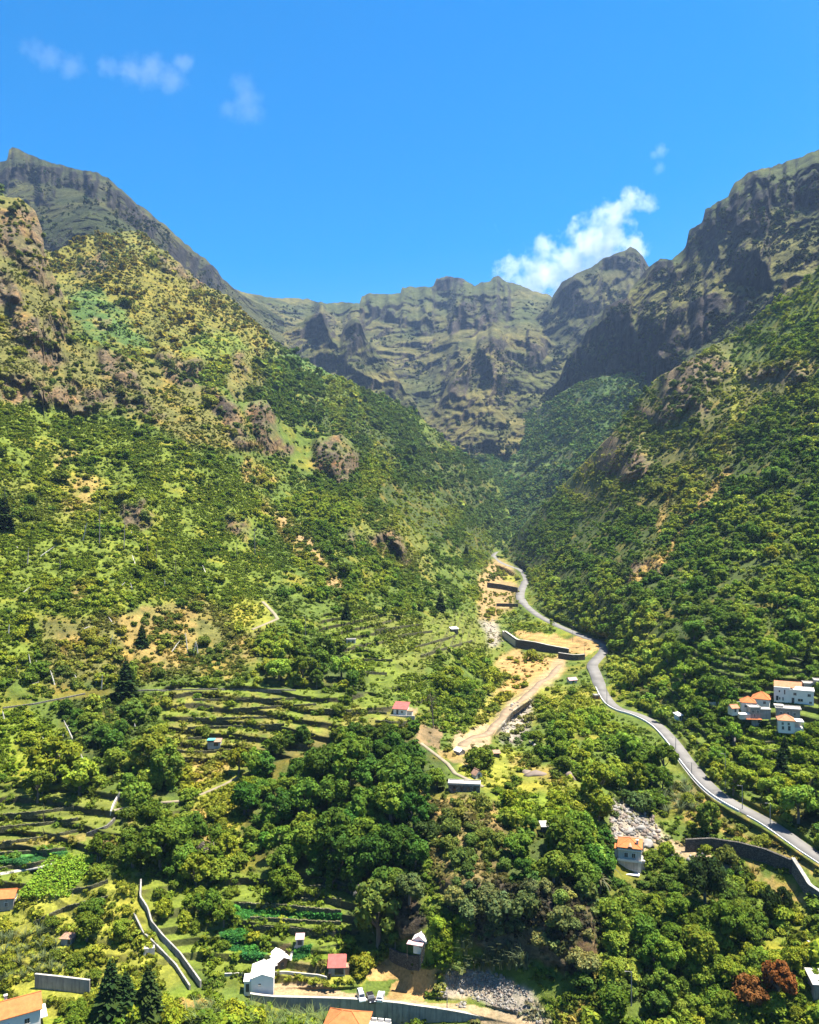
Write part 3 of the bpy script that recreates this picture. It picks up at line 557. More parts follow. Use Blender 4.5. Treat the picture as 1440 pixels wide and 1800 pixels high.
        col = col * (1 + jit * .5) + np.array((.12, .05, 0)) * np.clip(fbm(X / 14, YY / 14, Z / 14, 4, 67) - .52, 0, 1)[..., None] * 2.0 * (1 - tr_[..., None])
    RK = np.concatenate([rocky, np.repeat(rocky[-1:], back, 0)]) if survey else 1 - .8 * veg
    idx = np.arange(n * m).reshape(n, m)
    Fq = np.stack([idx[:-1, :-1], idx[:-1, 1:], idx[1:, 1:], idx[1:, :-1]], -1).reshape(-1, 4)
    col4 = np.concatenate([np.clip(col, .005, 1), np.ones(col.shape[:2] + (1,))], -1)
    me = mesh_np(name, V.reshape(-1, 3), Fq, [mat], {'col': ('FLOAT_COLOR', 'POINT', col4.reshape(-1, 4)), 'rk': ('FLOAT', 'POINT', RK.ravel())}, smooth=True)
    L.obj = link(name, me, kind='structure')
    return L
def depth(L, px, py):
    px = np.asarray(px, float); py = np.asarray(py, float)
    x = np.clip((px - L.cols[0]) / (L.cols[1] - L.cols[0]), 0, len(L.cols) - 1.001); j = x.astype(int); fx = x - j
    def colv(jj):
        v = np.clip((L.bo[jj] - py) / (L.bo[jj] - L.cr[jj]), 0, 1) * (L.nrow - 1.001); i = v.astype(int); f = v - i
        return L.Y[i, jj] * (1 - f) + L.Y[i + 1, jj] * f
    return colv(j) * (1 - fx) + colv(j + 1) * fx
def G(px, py, lift=0):
    """a point on the near hillside, from its place in the survey"""
    x, y, z = P(px, py, float(depth(LA, px, py))); return Vector((x, y, z + lift))

TRACK = [(812, 1312, -85.3), (828, 1298, -85.2), (855, 1290, -85.4), (878, 1268, -85.8), (893, 1248, -86.1), (924, 1226, -86.5), (946, 1204, -86.8), (966, 1190, -87), (985, 1170, -87)]
YARD = [(440, 1747, -115.8), (560, 1748, -116), (650, 1746, -116), (720, 1758, -116), (800, 1768, -115.8), (900, 1788, -115.4)]
PATH1 = [(5, 1243, 0), (60, 1236, 0), (110, 1226, 0), (180, 1217, 0), (240, 1213, 0), (320, 1212, 0), (400, 1211, 0), (520, 1213, 0)]
road_w = [3.0 if y < 1000 else 6 if y < 1130 else 8 if y < 1250 else 11 for _, y, _ in ROAD]
LA = build_layer('hillside', CTRL_A, CREST_A, [(-200, 1980), (1660, 1980)], PX0, PX1, 2.6, 760, M['near'], (.012, .034), 38., SURV_A, 3, flats=[(ROAD, road_w, 8), (TRACK, 6, 10), (YARD, 7, 6)])
LB = build_layer('gorse_hillside', [(0, 300, 1250), (-200, 300, 1200), (100, 440, 1150), (150, 415, 1250), (240, 405, 1350), (100, 600, 850), (0, 600, 800), (300, 600, 960), (200, 520, 1020), (300, 470, 1250), (400, 520, 1350), (400, 640, 930), (470, 590, 1280), (525, 630, 1250), (600, 660, 1330), (500, 760, 900), (560, 720, 1050), (650, 690, 1380), (650, 860, 900), (720, 720, 1480), (740, 860, 1050), (800, 790, 1530), (860, 840, 1600), (800, 900, 1150), (890, 890, 1550), (880, 960, 1300), (870, 1000, 1150), (950, 1000, 1250)],
                 [(-200, 280), (0, 330), (60, 430), (80, 440), (100, 442), (145, 415), (175, 412), (210, 408), (245, 405), (275, 430), (305, 455), (340, 485), (365, 502), (400, 520), (430, 548), (455, 570), (490, 605), (530, 628), (565, 648), (600, 664), (650, 690), (690, 705), (725, 722), (765, 756), (800, 788), (830, 812), (860, 838), (885, 872), (897, 905), (900, 950), (960, 1000)],
                 [(-200, 700), (150, 700), (300, 760), (500, 830), (700, 920), (870, 1010), (960, 1030)], -200, 960, 3, 300, M['mid'], (.015, .022), 110., SURV_B, 4)
L_ROCK = dict(
    left_mountain=((.018, .018, .019), (.030, .028, .026), (.030, .038, .013), (.052, .054, .017)),
    far_mountain=((.024, .024, .026), (.054, .046, .039), (.050, .060, .019), (.088, .083, .027)),
    far_peak=((.018, .018, .019), (.032, .030, .027), (.042, .049, .016), (.076, .074, .025)),
    right_mountain=((.013, .013, .015), (.030, .026, .025), (.044, .058, .016), (.096, .094, .027)),
    valley_head=((.10, .10, .04), (.10, .11, .04), (.05, .085, .022), (.07, .10, .028)))
LC = build_layer('left_mountain', [(-200, 320, 2200), (0, 285, 2350), (20, 262, 2380), (170, 305, 2350), (60, 335, 2020), (150, 335, 1980), (0, 400, 1750), (240, 400, 1800), (200, 345, 1980), (290, 395, 2350), (340, 440, 2450), (400, 500, 2600), (320, 480, 2050), (400, 600, 2200), (150, 520, 1600), (480, 660, 2200), (-200, 500, 1650), (230, 355, 2350)],
                 [(-200, 330), (0, 286), (13, 281), (16, 263), (22, 258), (32, 262), (50, 272), (80, 283), (130, 296), (172, 304), (190, 312), (205, 325), (235, 353), (262, 373), (290, 395), (310, 415), (340, 440), (362, 455), (382, 474), (392, 490), (405, 502), (430, 520), (500, 560)],
                 [(-200, 560), (100, 520), (240, 480), (400, 600), (500, 700)], -200, 500, 2.0, 190, M['far'], (.0, .028), 190., None, 2.5)
LD = build_layer('far_mountain', [(300, 520, 3300), (400, 503, 3350), (560, 530, 3700), (640, 517, 3700), (780, 486, 3800), (870, 488, 3700), (960, 517, 3500), (1200, 640, 3000), (550, 570, 3150), (620, 580, 3100), (700, 600, 2950), (600, 680, 2500), (740, 740, 2350), (800, 560, 3200), (850, 540, 3350), (850, 600, 2750), (820, 680, 2450), (900, 620, 2650), (900, 740, 2350), (960, 600, 2800), (740, 640, 2750), (300, 640, 2500), (1000, 700, 2400), (1200, 760, 2200)],
                 [(300, 530), (390, 506), (400, 503), (430, 514), (470, 522), (540, 525), (570, 533), (600, 530), (632, 534), (636, 520), (650, 514), (672, 518), (704, 516), (707, 504), (730, 506), (762, 503), (768, 490), (785, 485), (812, 489), (835, 502), (848, 497), (862, 495), (868, 488), (876, 486), (890, 496), (905, 497), (925, 507), (950, 515), (968, 519), (980, 530), (1060, 580), (1200, 650)],
                 [(300, 680), (600, 760), (740, 800), (900, 800), (1200, 780)], 300, 1200, 2.0, 200, M['far'], (.0, .034), 230., None, 2.5)
L_ROCK['mountain_spur'] = ((.026, .025, .026), (.060, .050, .041), (.056, .063, .020), (.100, .090, .029))
LS1 = build_layer('mountain_spur', [(740, 740, 2250), (800, 655, 2420), (845, 598, 2580), (900, 582, 2680), (960, 592, 2720), (1040, 650, 2500), (740, 800, 2050), (860, 690, 2300), (900, 760, 2120), (1040, 740, 2200), (850, 640, 2440)],
                  [(735, 745), (760, 722), (775, 700), (788, 672), (800, 655), (815, 640), (828, 618), (845, 598), (858, 596), (870, 588), (885, 590), (900, 582), (915, 586), (932, 580), (960, 592), (985, 606), (1000, 620), (1050, 660)], [(735, 800), (900, 800), (1050, 760)], 735, 1050, 2.0, 150, M['far'], (.0, .034), 150., None, 5)
LS2 = build_layer('mountain_spur', [(470, 590, 2650), (560, 548, 2750), (620, 562, 2650), (690, 650, 2350), (760, 760, 2050), (470, 700, 2300), (600, 680, 2350), (650, 760, 2100)],
                  [(455, 600), (480, 588), (510, 580), (535, 560), (556, 548), (570, 551), (580, 575), (598, 592), (608, 568), (622, 558), (634, 566), (645, 596), (662, 620), (690, 652), (715, 690), (740, 722), (765, 765)], [(455, 700), (600, 780), (765, 820)], 455, 765, 2.0, 130, M['far'], (.0, .034), 150., None, 5)
LF = build_layer('far_peak', [(940, 560, 3100), (975, 515, 3050), (1010, 483, 3000), (1108, 434, 2950), (1140, 468, 2900), (1240, 540, 2800), (1000, 600, 2700), (1100, 560, 2650), (1240, 640, 2400), (940, 640, 2700)],
                 [(930, 570), (965, 535), (973, 517), (988, 496), (1010, 483), (1040, 470), (1060, 455), (1080, 447), (1100, 440), (1108, 434), (1118, 438), (1130, 450), (1140, 467), (1160, 482), (1240, 545)],
                 [(930, 660), (1240, 680)], 930, 1240, 2.0, 110, M['far'], (.0, .028), 200., None, 2)
LE = build_layer('right_mountain', [(960, 690, 2200), (1000, 695, 2050), (1060, 672, 1880), (1110, 668, 1760), (1030, 590, 2000), (1065, 540, 1950), (1140, 467, 1950), (1210, 420, 1800), (1340, 298, 1700), (1440, 262, 1600), (1660, 210, 1500), (1180, 695, 1400), (1250, 630, 1250), (1440, 520, 1100), (1660, 400, 1000), (1300, 450, 1480), (1300, 370, 1600), (1150, 560, 1700), (1180, 620, 1480), (1050, 640, 1900), (1420, 400, 1330), (1240, 520, 1550)],
                 [(950, 700), (985, 662), (1000, 622), (1024, 600), (1035, 575), (1058, 556), (1065, 537), (1100, 525), (1115, 500), (1130, 482), (1142, 467), (1160, 456), (1182, 455), (1200, 440), (1207, 428), (1211, 405), (1235, 390), (1240, 370), (1262, 355), (1280, 345), (1290, 325), (1315, 302), (1335, 297), (1358, 295), (1380, 284), (1410, 275), (1437, 263), (1445, 258), (1660, 190)],
                 [(950, 720), (1000, 700), (1060, 678), (1110, 672), (1180, 706), (1300, 660), (1440, 580), (1660, 480)], 950, 1660, 2.0, 220, M['far'], (.0, .040), 150., None, 3)
LG = build_layer('valley_head', [(650, 750, 2150), (740, 730, 2250), (880, 742, 2300), (950, 715, 2050), (1000, 685, 1900), (1110, 657, 1650), (1240, 720, 1300), (900, 950, 1480), (900, 850, 1780), (870, 800, 2000), (1000, 850, 1450), (1050, 760, 1550), (1240, 800, 1100), (700, 900, 1600), (960, 900, 1500), (900, 1000, 1380)],
                 [(650, 760), (740, 738), (820, 742), (880, 750), (950, 716), (1000, 682), (1060, 662), (1110, 656), (1180, 692), (1240, 722)],
                 [(650, 920), (870, 1020), (900, 1010), (950, 990), (1240, 860)], 650, 1240, 2.5, 160, M['mid'], (.0, .02), 120., None, 3)
# ---------------------------------------------------------------- roads, tracks, kerbs
def cen(pts, lift):                                           # centre line in the world from (column, row, height)
    return [Vector(P(x, y, zY(y, z))) + Vector((0, 0, lift)) for x, y, z in pts]
def smooth(pts, n=4):
    out = []
    for i in range(len(pts) - 1):
        p0, p1, p2, p3 = pts[max(i - 1, 0)], pts[i], pts[i + 1], pts[min(i + 2, len(pts) - 1)]
        for k in range(n):
            t = k / n
            out.append(.5 * ((2 * p1) + (p2 - p0) * t + (2 * p0 - 5 * p1 + 4 * p2 - p3) * t * t + (3 * p1 - p0 - 3 * p2 + p3) * t**3))
    return out + [pts[-1]]
def side(pts, i):
    d = pts[min(i + 1, len(pts) - 1)] - pts[max(i - 1, 0)]; d.z = 0; d.normalize(); return Vector((d.y, -d.x, 0))
def ribbon(name, pts, w0, w1, mat, kind='structure', sag=.35):
    V = []; Fq = []
    for i, p in enumerate(pts):
        s = side(pts, i); a = p + s * (w0(i) if callable(w0) else w0); b = p + s * (w1(i) if callable(w1) else w1)
        V += [a - Vector((0, 0, sag)), a, b, b - Vector((0, 0, sag))]
    for i in range(len(pts) - 1):
        for k in range(3): Fq.append((i * 4 + k, i * 4 + k + 1, i * 4 + 5 + k, i * 4 + 4 + k))
    return link(name, mesh_np(name, V, Fq, [mat]), kind=kind)
rc = smooth(cen(ROAD, .35), 4)
ribbon('road', rc, lambda i: -(2.3 if rc[i].y < 400 else 2.9 if rc[i].y < 700 else 3.9), lambda i: (2.4 if rc[i].y < 400 else 3.2 if rc[i].y < 700 else 4.2), M['asphalt'] if 0 else simple('road_asphalt', (.128, .12, .108), .92, .28, .12), sag=2.5)
ti = smooth(cen(TRACK, .12), 4)
ribbon('dirt_track', ti, lambda i: -1.7 - .5 * math.sin(i * 1.3), lambda i: 1.7 + .5 * math.sin(i * .9 + 1), M['dirt'], sag=.25)
tag_n = 0
def strip_wall(name, label, cat, pts, h, th, mat, below=1.5, group=None, jag=0, offset=0, part=None, cap=None):
    """a wall along world points (its foot): a solid strip with thickness, its top a little uneven; cap = (material, overhang, height)"""
    pts = smooth([Vector(p) for p in pts], 3); o0 = pts[0].copy(); b = MB(); c = MB()
    for i in range(len(pts) - 1):
        q = []
        for j in (i, i + 1):
            s = side(pts, j); hh = (h(j / (len(pts) - 1)) if callable(h) else h) + jag * math.sin(j * 2.7 + j * j)
            q.append((pts[j] - o0, s, hh))
        (p, s, h0), (p2, s2, h1) = q
        lo, l2 = Vector((0, 0, -below)), Vector((0, 0, -below))
        b.hexa([p + s * -th / 2 + lo, p2 + s2 * -th / 2 + l2, p2 + s2 * th / 2 + l2, p + s * th / 2 + lo],
               [p + s * -th / 2 + Vector((0, 0, h0)), p2 + s2 * -th / 2 + Vector((0, 0, h1)), p2 + s2 * th / 2 + Vector((0, 0, h1)), p + s * th / 2 + Vector((0, 0, h0))])
        if cap:
            e = th / 2 + cap[1]
            c.hexa([p - s * e + Vector((0, 0, h0 + .003)), p2 - s2 * e + Vector((0, 0, h1 + .003)), p2 + s2 * e + Vector((0, 0, h1 + .003)), p + s * e + Vector((0, 0, h0 + .003))],
                   [p - s * e + Vector((0, 0, h0 + cap[2])), p2 - s2 * e + Vector((0, 0, h1 + cap[2])), p2 + s2 * e + Vector((0, 0, h1 + cap[2])), p + s * e + Vector((0, 0, h0 + cap[2]))])
    o = b.build(name, mat, None, label=label, cat=cat, group=group, loc=o0)
    if cap: c.build('coping', cap[0], o)
    return o
# white kerb on the valley side of the road, near stretch, and the pale retaining walls under it
kp = [rc[i] + side(rc, i) * 2.62 for i in range(len(rc)) if 240 < rc[i].y < 400][::-1]
strip_wall('road_parapet', 'low white parapet along the valley side of the asphalt road', 'parapet', kp[::3], .45, .3, M['kerb'], .6)
kp2 = [rc[i] + side(rc, i) * 2.62 for i in range(len(rc)) if 195 < rc[i].y < 238][::-1]
strip_wall('road_kerb', 'thin pale kerb beside the road above the dry grass bank', 'kerb', kp2[::3], .18, .25, M['kerb'], .5)
kp3 = [rc[i] + side(rc, i) * 2.95 for i in range(len(rc)) if 246 < rc[i].y < 292][::-1]
strip_wall('road_retaining_wall', 'grey concrete retaining wall holding up the road bend', 'wall', [p - Vector((0, 0, 2.6)) for p in kp3[::3]], 2.4, .5, M['concp'], 1.)
kp4 = [rc[i] + side(rc, i) * 3.5 for i in range(len(rc)) if 512 < rc[i].y < 552][::-1]
strip_wall('road_retaining_wall', 'dark retaining wall under the far road bridge section', 'wall', [p - Vector((0, 0, 5)) for p in kp4[::2]], 4.7, .6, M['stone'], 2.)
# foot paths draped on the slope
def px_path(name, pts, w, mat=None, lift=.25, label=None):
    q = []
    for (a, b) in zip(pts, pts[1:]):
        n = max(2, int(math.hypot(b[0] - a[0], b[1] - a[1]) / 6))
        q += [(a[0] + (b[0] - a[0]) * k / n, a[1] + (b[1] - a[1]) * k / n) for k in range(n)]
    q.append(pts[-1][:2]); w3 = [G(x, y, lift) for x, y in q]
    return ribbon(name, w3, -w / 2, w / 2, mat or M['path'], sag=.5)
px_path('footpath', [(443, 1107), (467, 1097), (488, 1088), (483, 1080), (472, 1068), (462, 1058)], 1.8)
px_path('footpath', [(740, 1307), (787, 1343), (800, 1360), (827, 1373), (850, 1384)], 1.3)
px_path('footpath', [(200, 1425), (240, 1415), (287, 1410), (320, 1408), (353, 1397), (393, 1380), (417, 1367)], .9)
px_path('footpath', [(510, 1690), (514, 1672), (520, 1662)], .7, M['concp'])
px_path('footpath', [(0, 1537), (50, 1528), (115, 1516)], 1.4, M['concp'])
# ---------------------------------------------------------------- plants
def lv_attr(n, r, lo=.72, hi=1.35, warm=.15):
    k = r.uniform(lo, hi, (n, 1)); w = r.uniform(-warm, warm, (n, 1))
    return np.concatenate([k * (1 + w), k, k * (1 - w), np.ones((n, 1))], 1)
def unit(v): return v / (np.linalg.norm(v, axis=-1, keepdims=True) + 1e-9)
_ICO = None
def ico(sub):
    import bmesh
    bm = bmesh.new(); bmesh.ops.create_icosphere(bm, subdivisions=sub, radius=1)
    V = np.array([v.co[:] for v in bm.verts]); Fc = np.array([[v.index for v in f.verts] for f in bm.faces]); bm.free(); return V, Fc
ICO1, ICO2 = ico(1), ico(2)
def crown_mesh(name, seed, nl, per, leaf, shape=(1, 1, .8), lift=1.0, lobe=(.34, .5), core=True, upbias=.35, spread=.62, hole=.0, droop=0):
    """leafy crown of radius about 1 standing on the origin: lobes of leaf-clump quads round dense cores, with gaps between them"""
    r = np.random.default_rng(seed); VV = []; FF = []; LV = []; n0 = 0
    d = unit(r.normal(size=(nl, 3)) * np.array([1, 1, .9]) + np.array([0, 0, upbias]))
    rad = r.uniform(*lobe, nl); cen_ = d * spread * r.uniform(.75, 1.15, (nl, 1)) * np.array(shape)
    cen_[0] = (0, 0, .1)
    lk = r.uniform(.8, 1.2, nl)
    tv, tf = [], []
    for c, q, k, dd in zip(cen_, rad, lk, d):
        e = unit(r.normal(size=(per, 3)) + dd * .7 + np.array([0, 0, .45]))
        p = c + e * q * r.uniform(.8, 1.12, (per, 1)) * np.array([1, 1, .85])
        nn = unit(e + r.normal(size=(per, 3)) * .55 + np.array([0, 0, .3]))
        a = unit(np.cross(nn, r.normal(size=(per, 3)))); b = np.cross(nn, a)
        s = leaf * r.uniform(.55, 1.3, (per, 1)); t = s * r.uniform(.5, .95, (per, 1))
        q4 = np.stack([p - a * s * .9, p - b * t + a * s * .1, p + a * s, p + b * t - a * s * .15 + nn * s * .2], 1).reshape(-1, 3)
        VV.append(q4); FF.append(np.arange(per * 4).reshape(-1, 4) + n0); n0 += per * 4
        LV.append(np.repeat(lv_attr(per, r) * np.array([k, k, k, 1]), 4, 0))
        if core:
            iv, if_ = ICO1 if not core == 2 else ICO2
            w = iv * q * .8 * (1 + r.uniform(-.18, .18, (len(iv), 1))) * np.array([1, 1, .85]) + c
            f4 = np.concatenate([if_, if_[:, 2:]], 1)
            VV.append(w); tf.append((if_ + n0)); n0 += len(iv); LV.append(lv_attr(len(iv), r, .7, 1.1) * np.array([k, k, k, 1]))
    V = np.concatenate(VV) + np.array([0, 0, lift]); 
    me = bpy.data.meshes.new(name)
    faces = np.concatenate(FF); tri = np.concatenate(tf) if tf else np.zeros((0, 3), int)
    me.vertices.add(len(V)); me.vertices.foreach_set('co', V.astype(np.float32).ravel())
    li = np.concatenate([faces.ravel(), tri.ravel()]).astype(np.int32)
    me.loops.add(len(li)); me.loops.foreach_set('vertex_index', li)
    st = np.concatenate([np.arange(len(faces)) * 4, faces.size + np.arange(len(tri)) * 3]).astype(np.int32)
    me.polygons.add(len(st)); me.polygons.foreach_set('loop_start', st)
    me.materials.append(M['leaf']); me.update(calc_edges=True)
    at = me.attributes.new('lv', 'FLOAT_COLOR', 'POINT'); at.data.foreach_set('color', np.concatenate(LV).astype(np.float32).ravel())
    return me
def blades_mesh(name, seed, n, h, w, lean, kind='cane', segs=3):
    """clump of upright arching blades (canes, grasses, palm fronds)"""
    r = np.random.default_rng(seed); VV = []; FF = []; n0 = 0
    for i in range(n):
        a = r.uniform(0, 2 * math.pi); rr = r.uniform(0, .35) * (1 if kind != 'palm' else .05)
        base = np.array([math.cos(a) * rr, math.sin(a) * rr, 0 if kind != 'palm' else 1.0]); out = np.array([math.cos(a + r.normal() * .5), math.sin(a + r.normal() * .5), 0])
        hh = h * r.uniform(.6, 1.15); ln = lean * r.uniform(.4, 1.3); sd_ = np.array([-out[1], out[0], 0]) * w * r.uniform(.6, 1.2)
        q = []
        for k in range(segs + 1):
            t = k / segs
            z = hh * (t - (.3 * t * t if kind != 'palm' else 1.25 * t * t * ln)); p = base + out * ln * t * t * hh * (1 if kind != 'palm' else 1.1 / max(t, .15)) + np.array([0, 0, z])
            ww = (1 - t * .85) if kind != 'palm' else (.35 + t * (1 - t) * 3)
            q += [p - sd_ * ww, p + sd_ * ww]
        VV.append(np.array(q)); FF += [(n0 + 2 * k, n0 + 2 * k + 1, n0 + 2 * k + 3, n0 + 2 * k + 2) for k in range(segs)]; n0 += len(q)
    V = np.concatenate(VV)
    return mesh_np(name, V, FF, [M['leaf']], {'lv': ('FLOAT_COLOR', 'POINT', np.repeat(lv_attr(n, r, .7, 1.3), 2 * (segs + 1), 0))})
def conifer_mesh(name, seed, layers=14, per=16, width=.3):
    r = np.random.default_rng(seed); VV = []; FF = []; n0 = 0
    for k in range(layers):
        t = k / layers; z = .1 + t * .88; rad = width * (1 - t) ** .8 * (.75 + .45 * r.random()) + .02
        for i in range(per):
            a = r.uniform(0, 2 * math.pi); o = np.array([math.cos(a), math.sin(a), 0]); s = np.array([-o[1], o[0], 0]); L_ = rad * r.uniform(.7, 1.25)
            p0 = np.array([0, 0, z]) + o * L_ * .2; p1 = o * L_ + np.array([0, 0, z - L_ * r.uniform(.0, .45)]); w = L_ * r.uniform(.16, .34)
            VV.append(np.array([p0, (p0 + p1) / 2 - s * w + np.array([0, 0, .01]), p1, (p0 + p1) / 2 + s * w])); FF.append((n0, n0 + 1, n0 + 2, n0 + 3)); n0 += 4
    V = np.concatenate(VV)
    return mesh_np(name, V, FF, [M['leaf']], {'lv': ('FLOAT_COLOR', 'POINT', np.repeat(lv_attr(len(FF), r), 4, 0))})
def trunk_mesh(seed, h=1., r0=.09, limbs=4):
    r = random.Random(seed); b = MB()
    b.tube([(0, 0, -.6), (r.uniform(-.03, .03), r.uniform(-.03, .03), h * .5), (r.uniform(-.06, .06), r.uniform(-.06, .06), h * 1.1)], [r0 * 1.2, r0, r0 * .6], 6)
    for i in range(limbs):
        a = r.uniform(0, 6.28); z = h * r.uniform(.55, .95)
        b.tube([(0, 0, z), (math.cos(a) * .22, math.sin(a) * .22, z + .2), (math.cos(a) * .45, math.sin(a) * .45, z + .5)], [r0 * .55, r0 * .35, r0 * .15], 5)
    return b.mesh('trunk', M['bark'])

TV = [dict(nl=21, per=74), dict(nl=30, per=52, spread=.78, lobe=(.2, .36)), dict(nl=27, per=58, shape=(.9, .9, 1.3), lobe=(.24, .4), spread=.72), dict(nl=22, per=66, shape=(1.15, 1.15, .6), lobe=(.25, .42), spread=.75), dict(nl=24, per=60, spread=.82, lobe=(.2, .42), upbias=.1)]
def crowns(nm, seed, n, leaf, k, lift=1.2):
    out = []
    for i in range(n):
        v = dict(TV[i % 5]); nl, per = max(6, int(v.pop('nl') * k)), max(12, int(v.pop('per') * k)); out.append(crown_mesh(nm, seed + i, nl, per, leaf, lift=lift, **v))
    return out
CROWN_T = crowns('tree_crown', 100, 10, .098, 1.0, 1.25)           # broadleaf, in view large
CROWN_B = [crown_mesh('shrub_crown', 200 + i, 13, 56, .115, (1, 1, .65), .55, (.36, .5), upbias=.5) for i in range(5)]
MASS_T = crowns('wood_crown', 300, 10, .125, .72, 1.0)
MASS_B = [crown_mesh('scrub_crown', 400 + i, 9, 26, .175, (1, 1, .65), .5, (.4, .55), upbias=.5) for i in range(6)]
FAR_B = [crown_mesh('far_crown', 500 + i, 4, 10, .36, (1, 1, .7), .5, (.45, .6), upbias=.5) for i in range(5)]
TUFT = [crown_mesh('fern_tuft', 600 + i, 5, 11, .34, (1.2, 1.2, .4), .22, (.3, .5), core=False, upbias=.6) for i in range(4)] + [blades_mesh('grass_tuft', 610 + i, 16, 1.0, .07, .5) for i in range(3)]
TRUNKS = [trunk_mesh(i) for i in range(4)]
CONIF = [conifer_mesh('conifer_crown', 700 + i, 26, 34, .24) for i in range(3)]
SPARSE = [crown_mesh('sparse_crown', 720 + i, 9, 16, .10, (1, 1, .8), 1.2, (.25, .4), core=False) for i in range(2)]

def instancer_group(meshes, name):
    ng = bpy.data.node_groups.new(name, 'GeometryNodeTree')
    ng.interface.new_socket('Geometry', in_out='INPUT', socket_type='NodeSocketGeometry'); ng.interface.new_socket('Geometry', in_out='OUTPUT', socket_type='NodeSocketGeometry')
    gi = ng.nodes.new('NodeGroupInput'); go = ng.nodes.new('NodeGroupOutput'); g2 = ng.nodes.new('GeometryNodeGeometryToInstance')
    for me in meshes:
        ob = bpy.data.objects.new(me.name + '_source', me)
        oi = ng.nodes.new('GeometryNodeObjectInfo'); oi.inputs['Object'].default_value = ob; oi.inputs['As Instance'].default_value = False
        ng.links.new(oi.outputs['Geometry'], g2.inputs[0])
    ip = ng.nodes.new('GeometryNodeInstanceOnPoints'); ip.inputs['Pick Instance'].default_value = True
    def na(n, t):
        a = ng.nodes.new('GeometryNodeInputNamedAttribute'); a.data_type = t; a.inputs['Name'].default_value = n; return a.outputs['Attribute']
    ng.links.new(gi.outputs[0], ip.inputs['Points']); ng.links.new(g2.outputs[0], ip.inputs['Instance'])
    ng.links.new(na('pick', 'INT'), ip.inputs['Instance Index']); ng.links.new(na('rot', 'FLOAT_VECTOR'), ip.inputs['Rotation']); ng.links.new(na('scl', 'FLOAT_VECTOR'), ip.inputs['Scale'])
    ng.links.new(ip.outputs[0], go.inputs[0]); return ng
def scatter(name, pts, scl, tint, meshes, label=None, cat=None):
    n = len(pts); r = np.random.default_rng(len(name) + n)
    s3 = np.stack([scl * r.uniform(.85, 1.2, n), scl * r.uniform(.85, 1.2, n), scl * r.uniform(.8, 1.25, n)], 1)
    rot = np.stack([r.normal(0, .08, n), r.normal(0, .08, n), r.uniform(0, 6.28, n)], 1)
    me = mesh_np(name, pts, np.zeros((0, 4), int), [], {'scl': ('FLOAT_VECTOR', 'POINT', s3), 'rot': ('FLOAT_VECTOR', 'POINT', rot), 'pick': ('INT', 'POINT', r.integers(0, len(meshes), n)), 'tint': ('FLOAT_COLOR', 'POINT', np.concatenate([tint, np.ones((n, 1))], 1))})
    o = link(name, me, kind='stuff', label=label, cat=cat)
    md = o.modifiers.new('plants', 'NODES'); md.node_group = instancer_group(meshes, name + '_nodes'); return o

def unproj(L, px, py):
    Y = depth(L, px, py); return np.stack([(px - CX) / F * Y, Y, CAMZ + (HY - py) / F * Y], 1)
def tints(base, n, r, var=.22, hue=.16):
    k = r.uniform(1 - var, 1 + var, (n, 1)); h = r.normal(0, hue, (n, 1))
    return np.clip(np.asarray(base) * k * np.concatenate([1 + h, np.ones((n, 1)), 1 - .5 * h], 1), .004, .6)
# cleared ground: roads, yards, buildings and walls keep plants off
CLEAR = np.zeros(GX.shape)
for pts, w in ((ROAD[:12], 5), (ROAD[12:17], 7), (ROAD[18:28], 12), (ROAD[28:], 17), (TRACK, 11), (YARD, 10)): CLEAR = np.maximum(CLEAR, 1 - sstep(w, w + 3, line_dist(pts, GX, GY)[0]))
KEEP_CLEAR = [(440, 1745, 60, 24), (497, 1690, 26, 22), (592, 1700, 24, 22), (527, 1655, 12, 12), (736, 1652, 30, 34), (115, 1652, 20, 14), (375, 1303, 22, 14), (703, 1252, 32, 14), (818, 1386, 38, 12), (840, 1362, 12, 10), (812, 1318, 14, 9), (1108, 1515, 32, 42), (1330, 1245, 45, 30), (1395, 1232, 50, 46),
              (45, 1790, 60, 40), (10, 1585, 24, 26), (610, 1795, 62, 30), (652, 1740, 34, 18), (955, 1130, 80, 18), (1030, 1155, 20, 10), (885, 1030, 35, 10), (1435, 1745, 24, 20), (90, 1742, 70, 20), (100, 1570, 40, 45), (1330, 1505, 70, 10), (1410, 1550, 30, 32), (1195, 1263, 10, 8), (700, 1775, 250, 18), (300, 1670, 25, 60), (255, 1590, 18, 50), (890, 1680, 55, 30), (820, 1665, 25, 20), (725, 1680, 35, 15), (322, 1712, 42, 40), (860, 1740, 90, 40), (1045, 1160, 25, 12)]
for x, y, a, b in KEEP_CLEAR: CLEAR = np.maximum(CLEAR, 1 - sstep(.85, 1.1, np.hypot((GX - x) / a, (GY - y) / b)))
CLEAR = np.maximum(CLEAR, 1 - sstep(10, 14, line_dist([(248, 1545), (247, 1577), (267, 1623), (300, 1662), (345, 1732)], GX, GY)[0]))

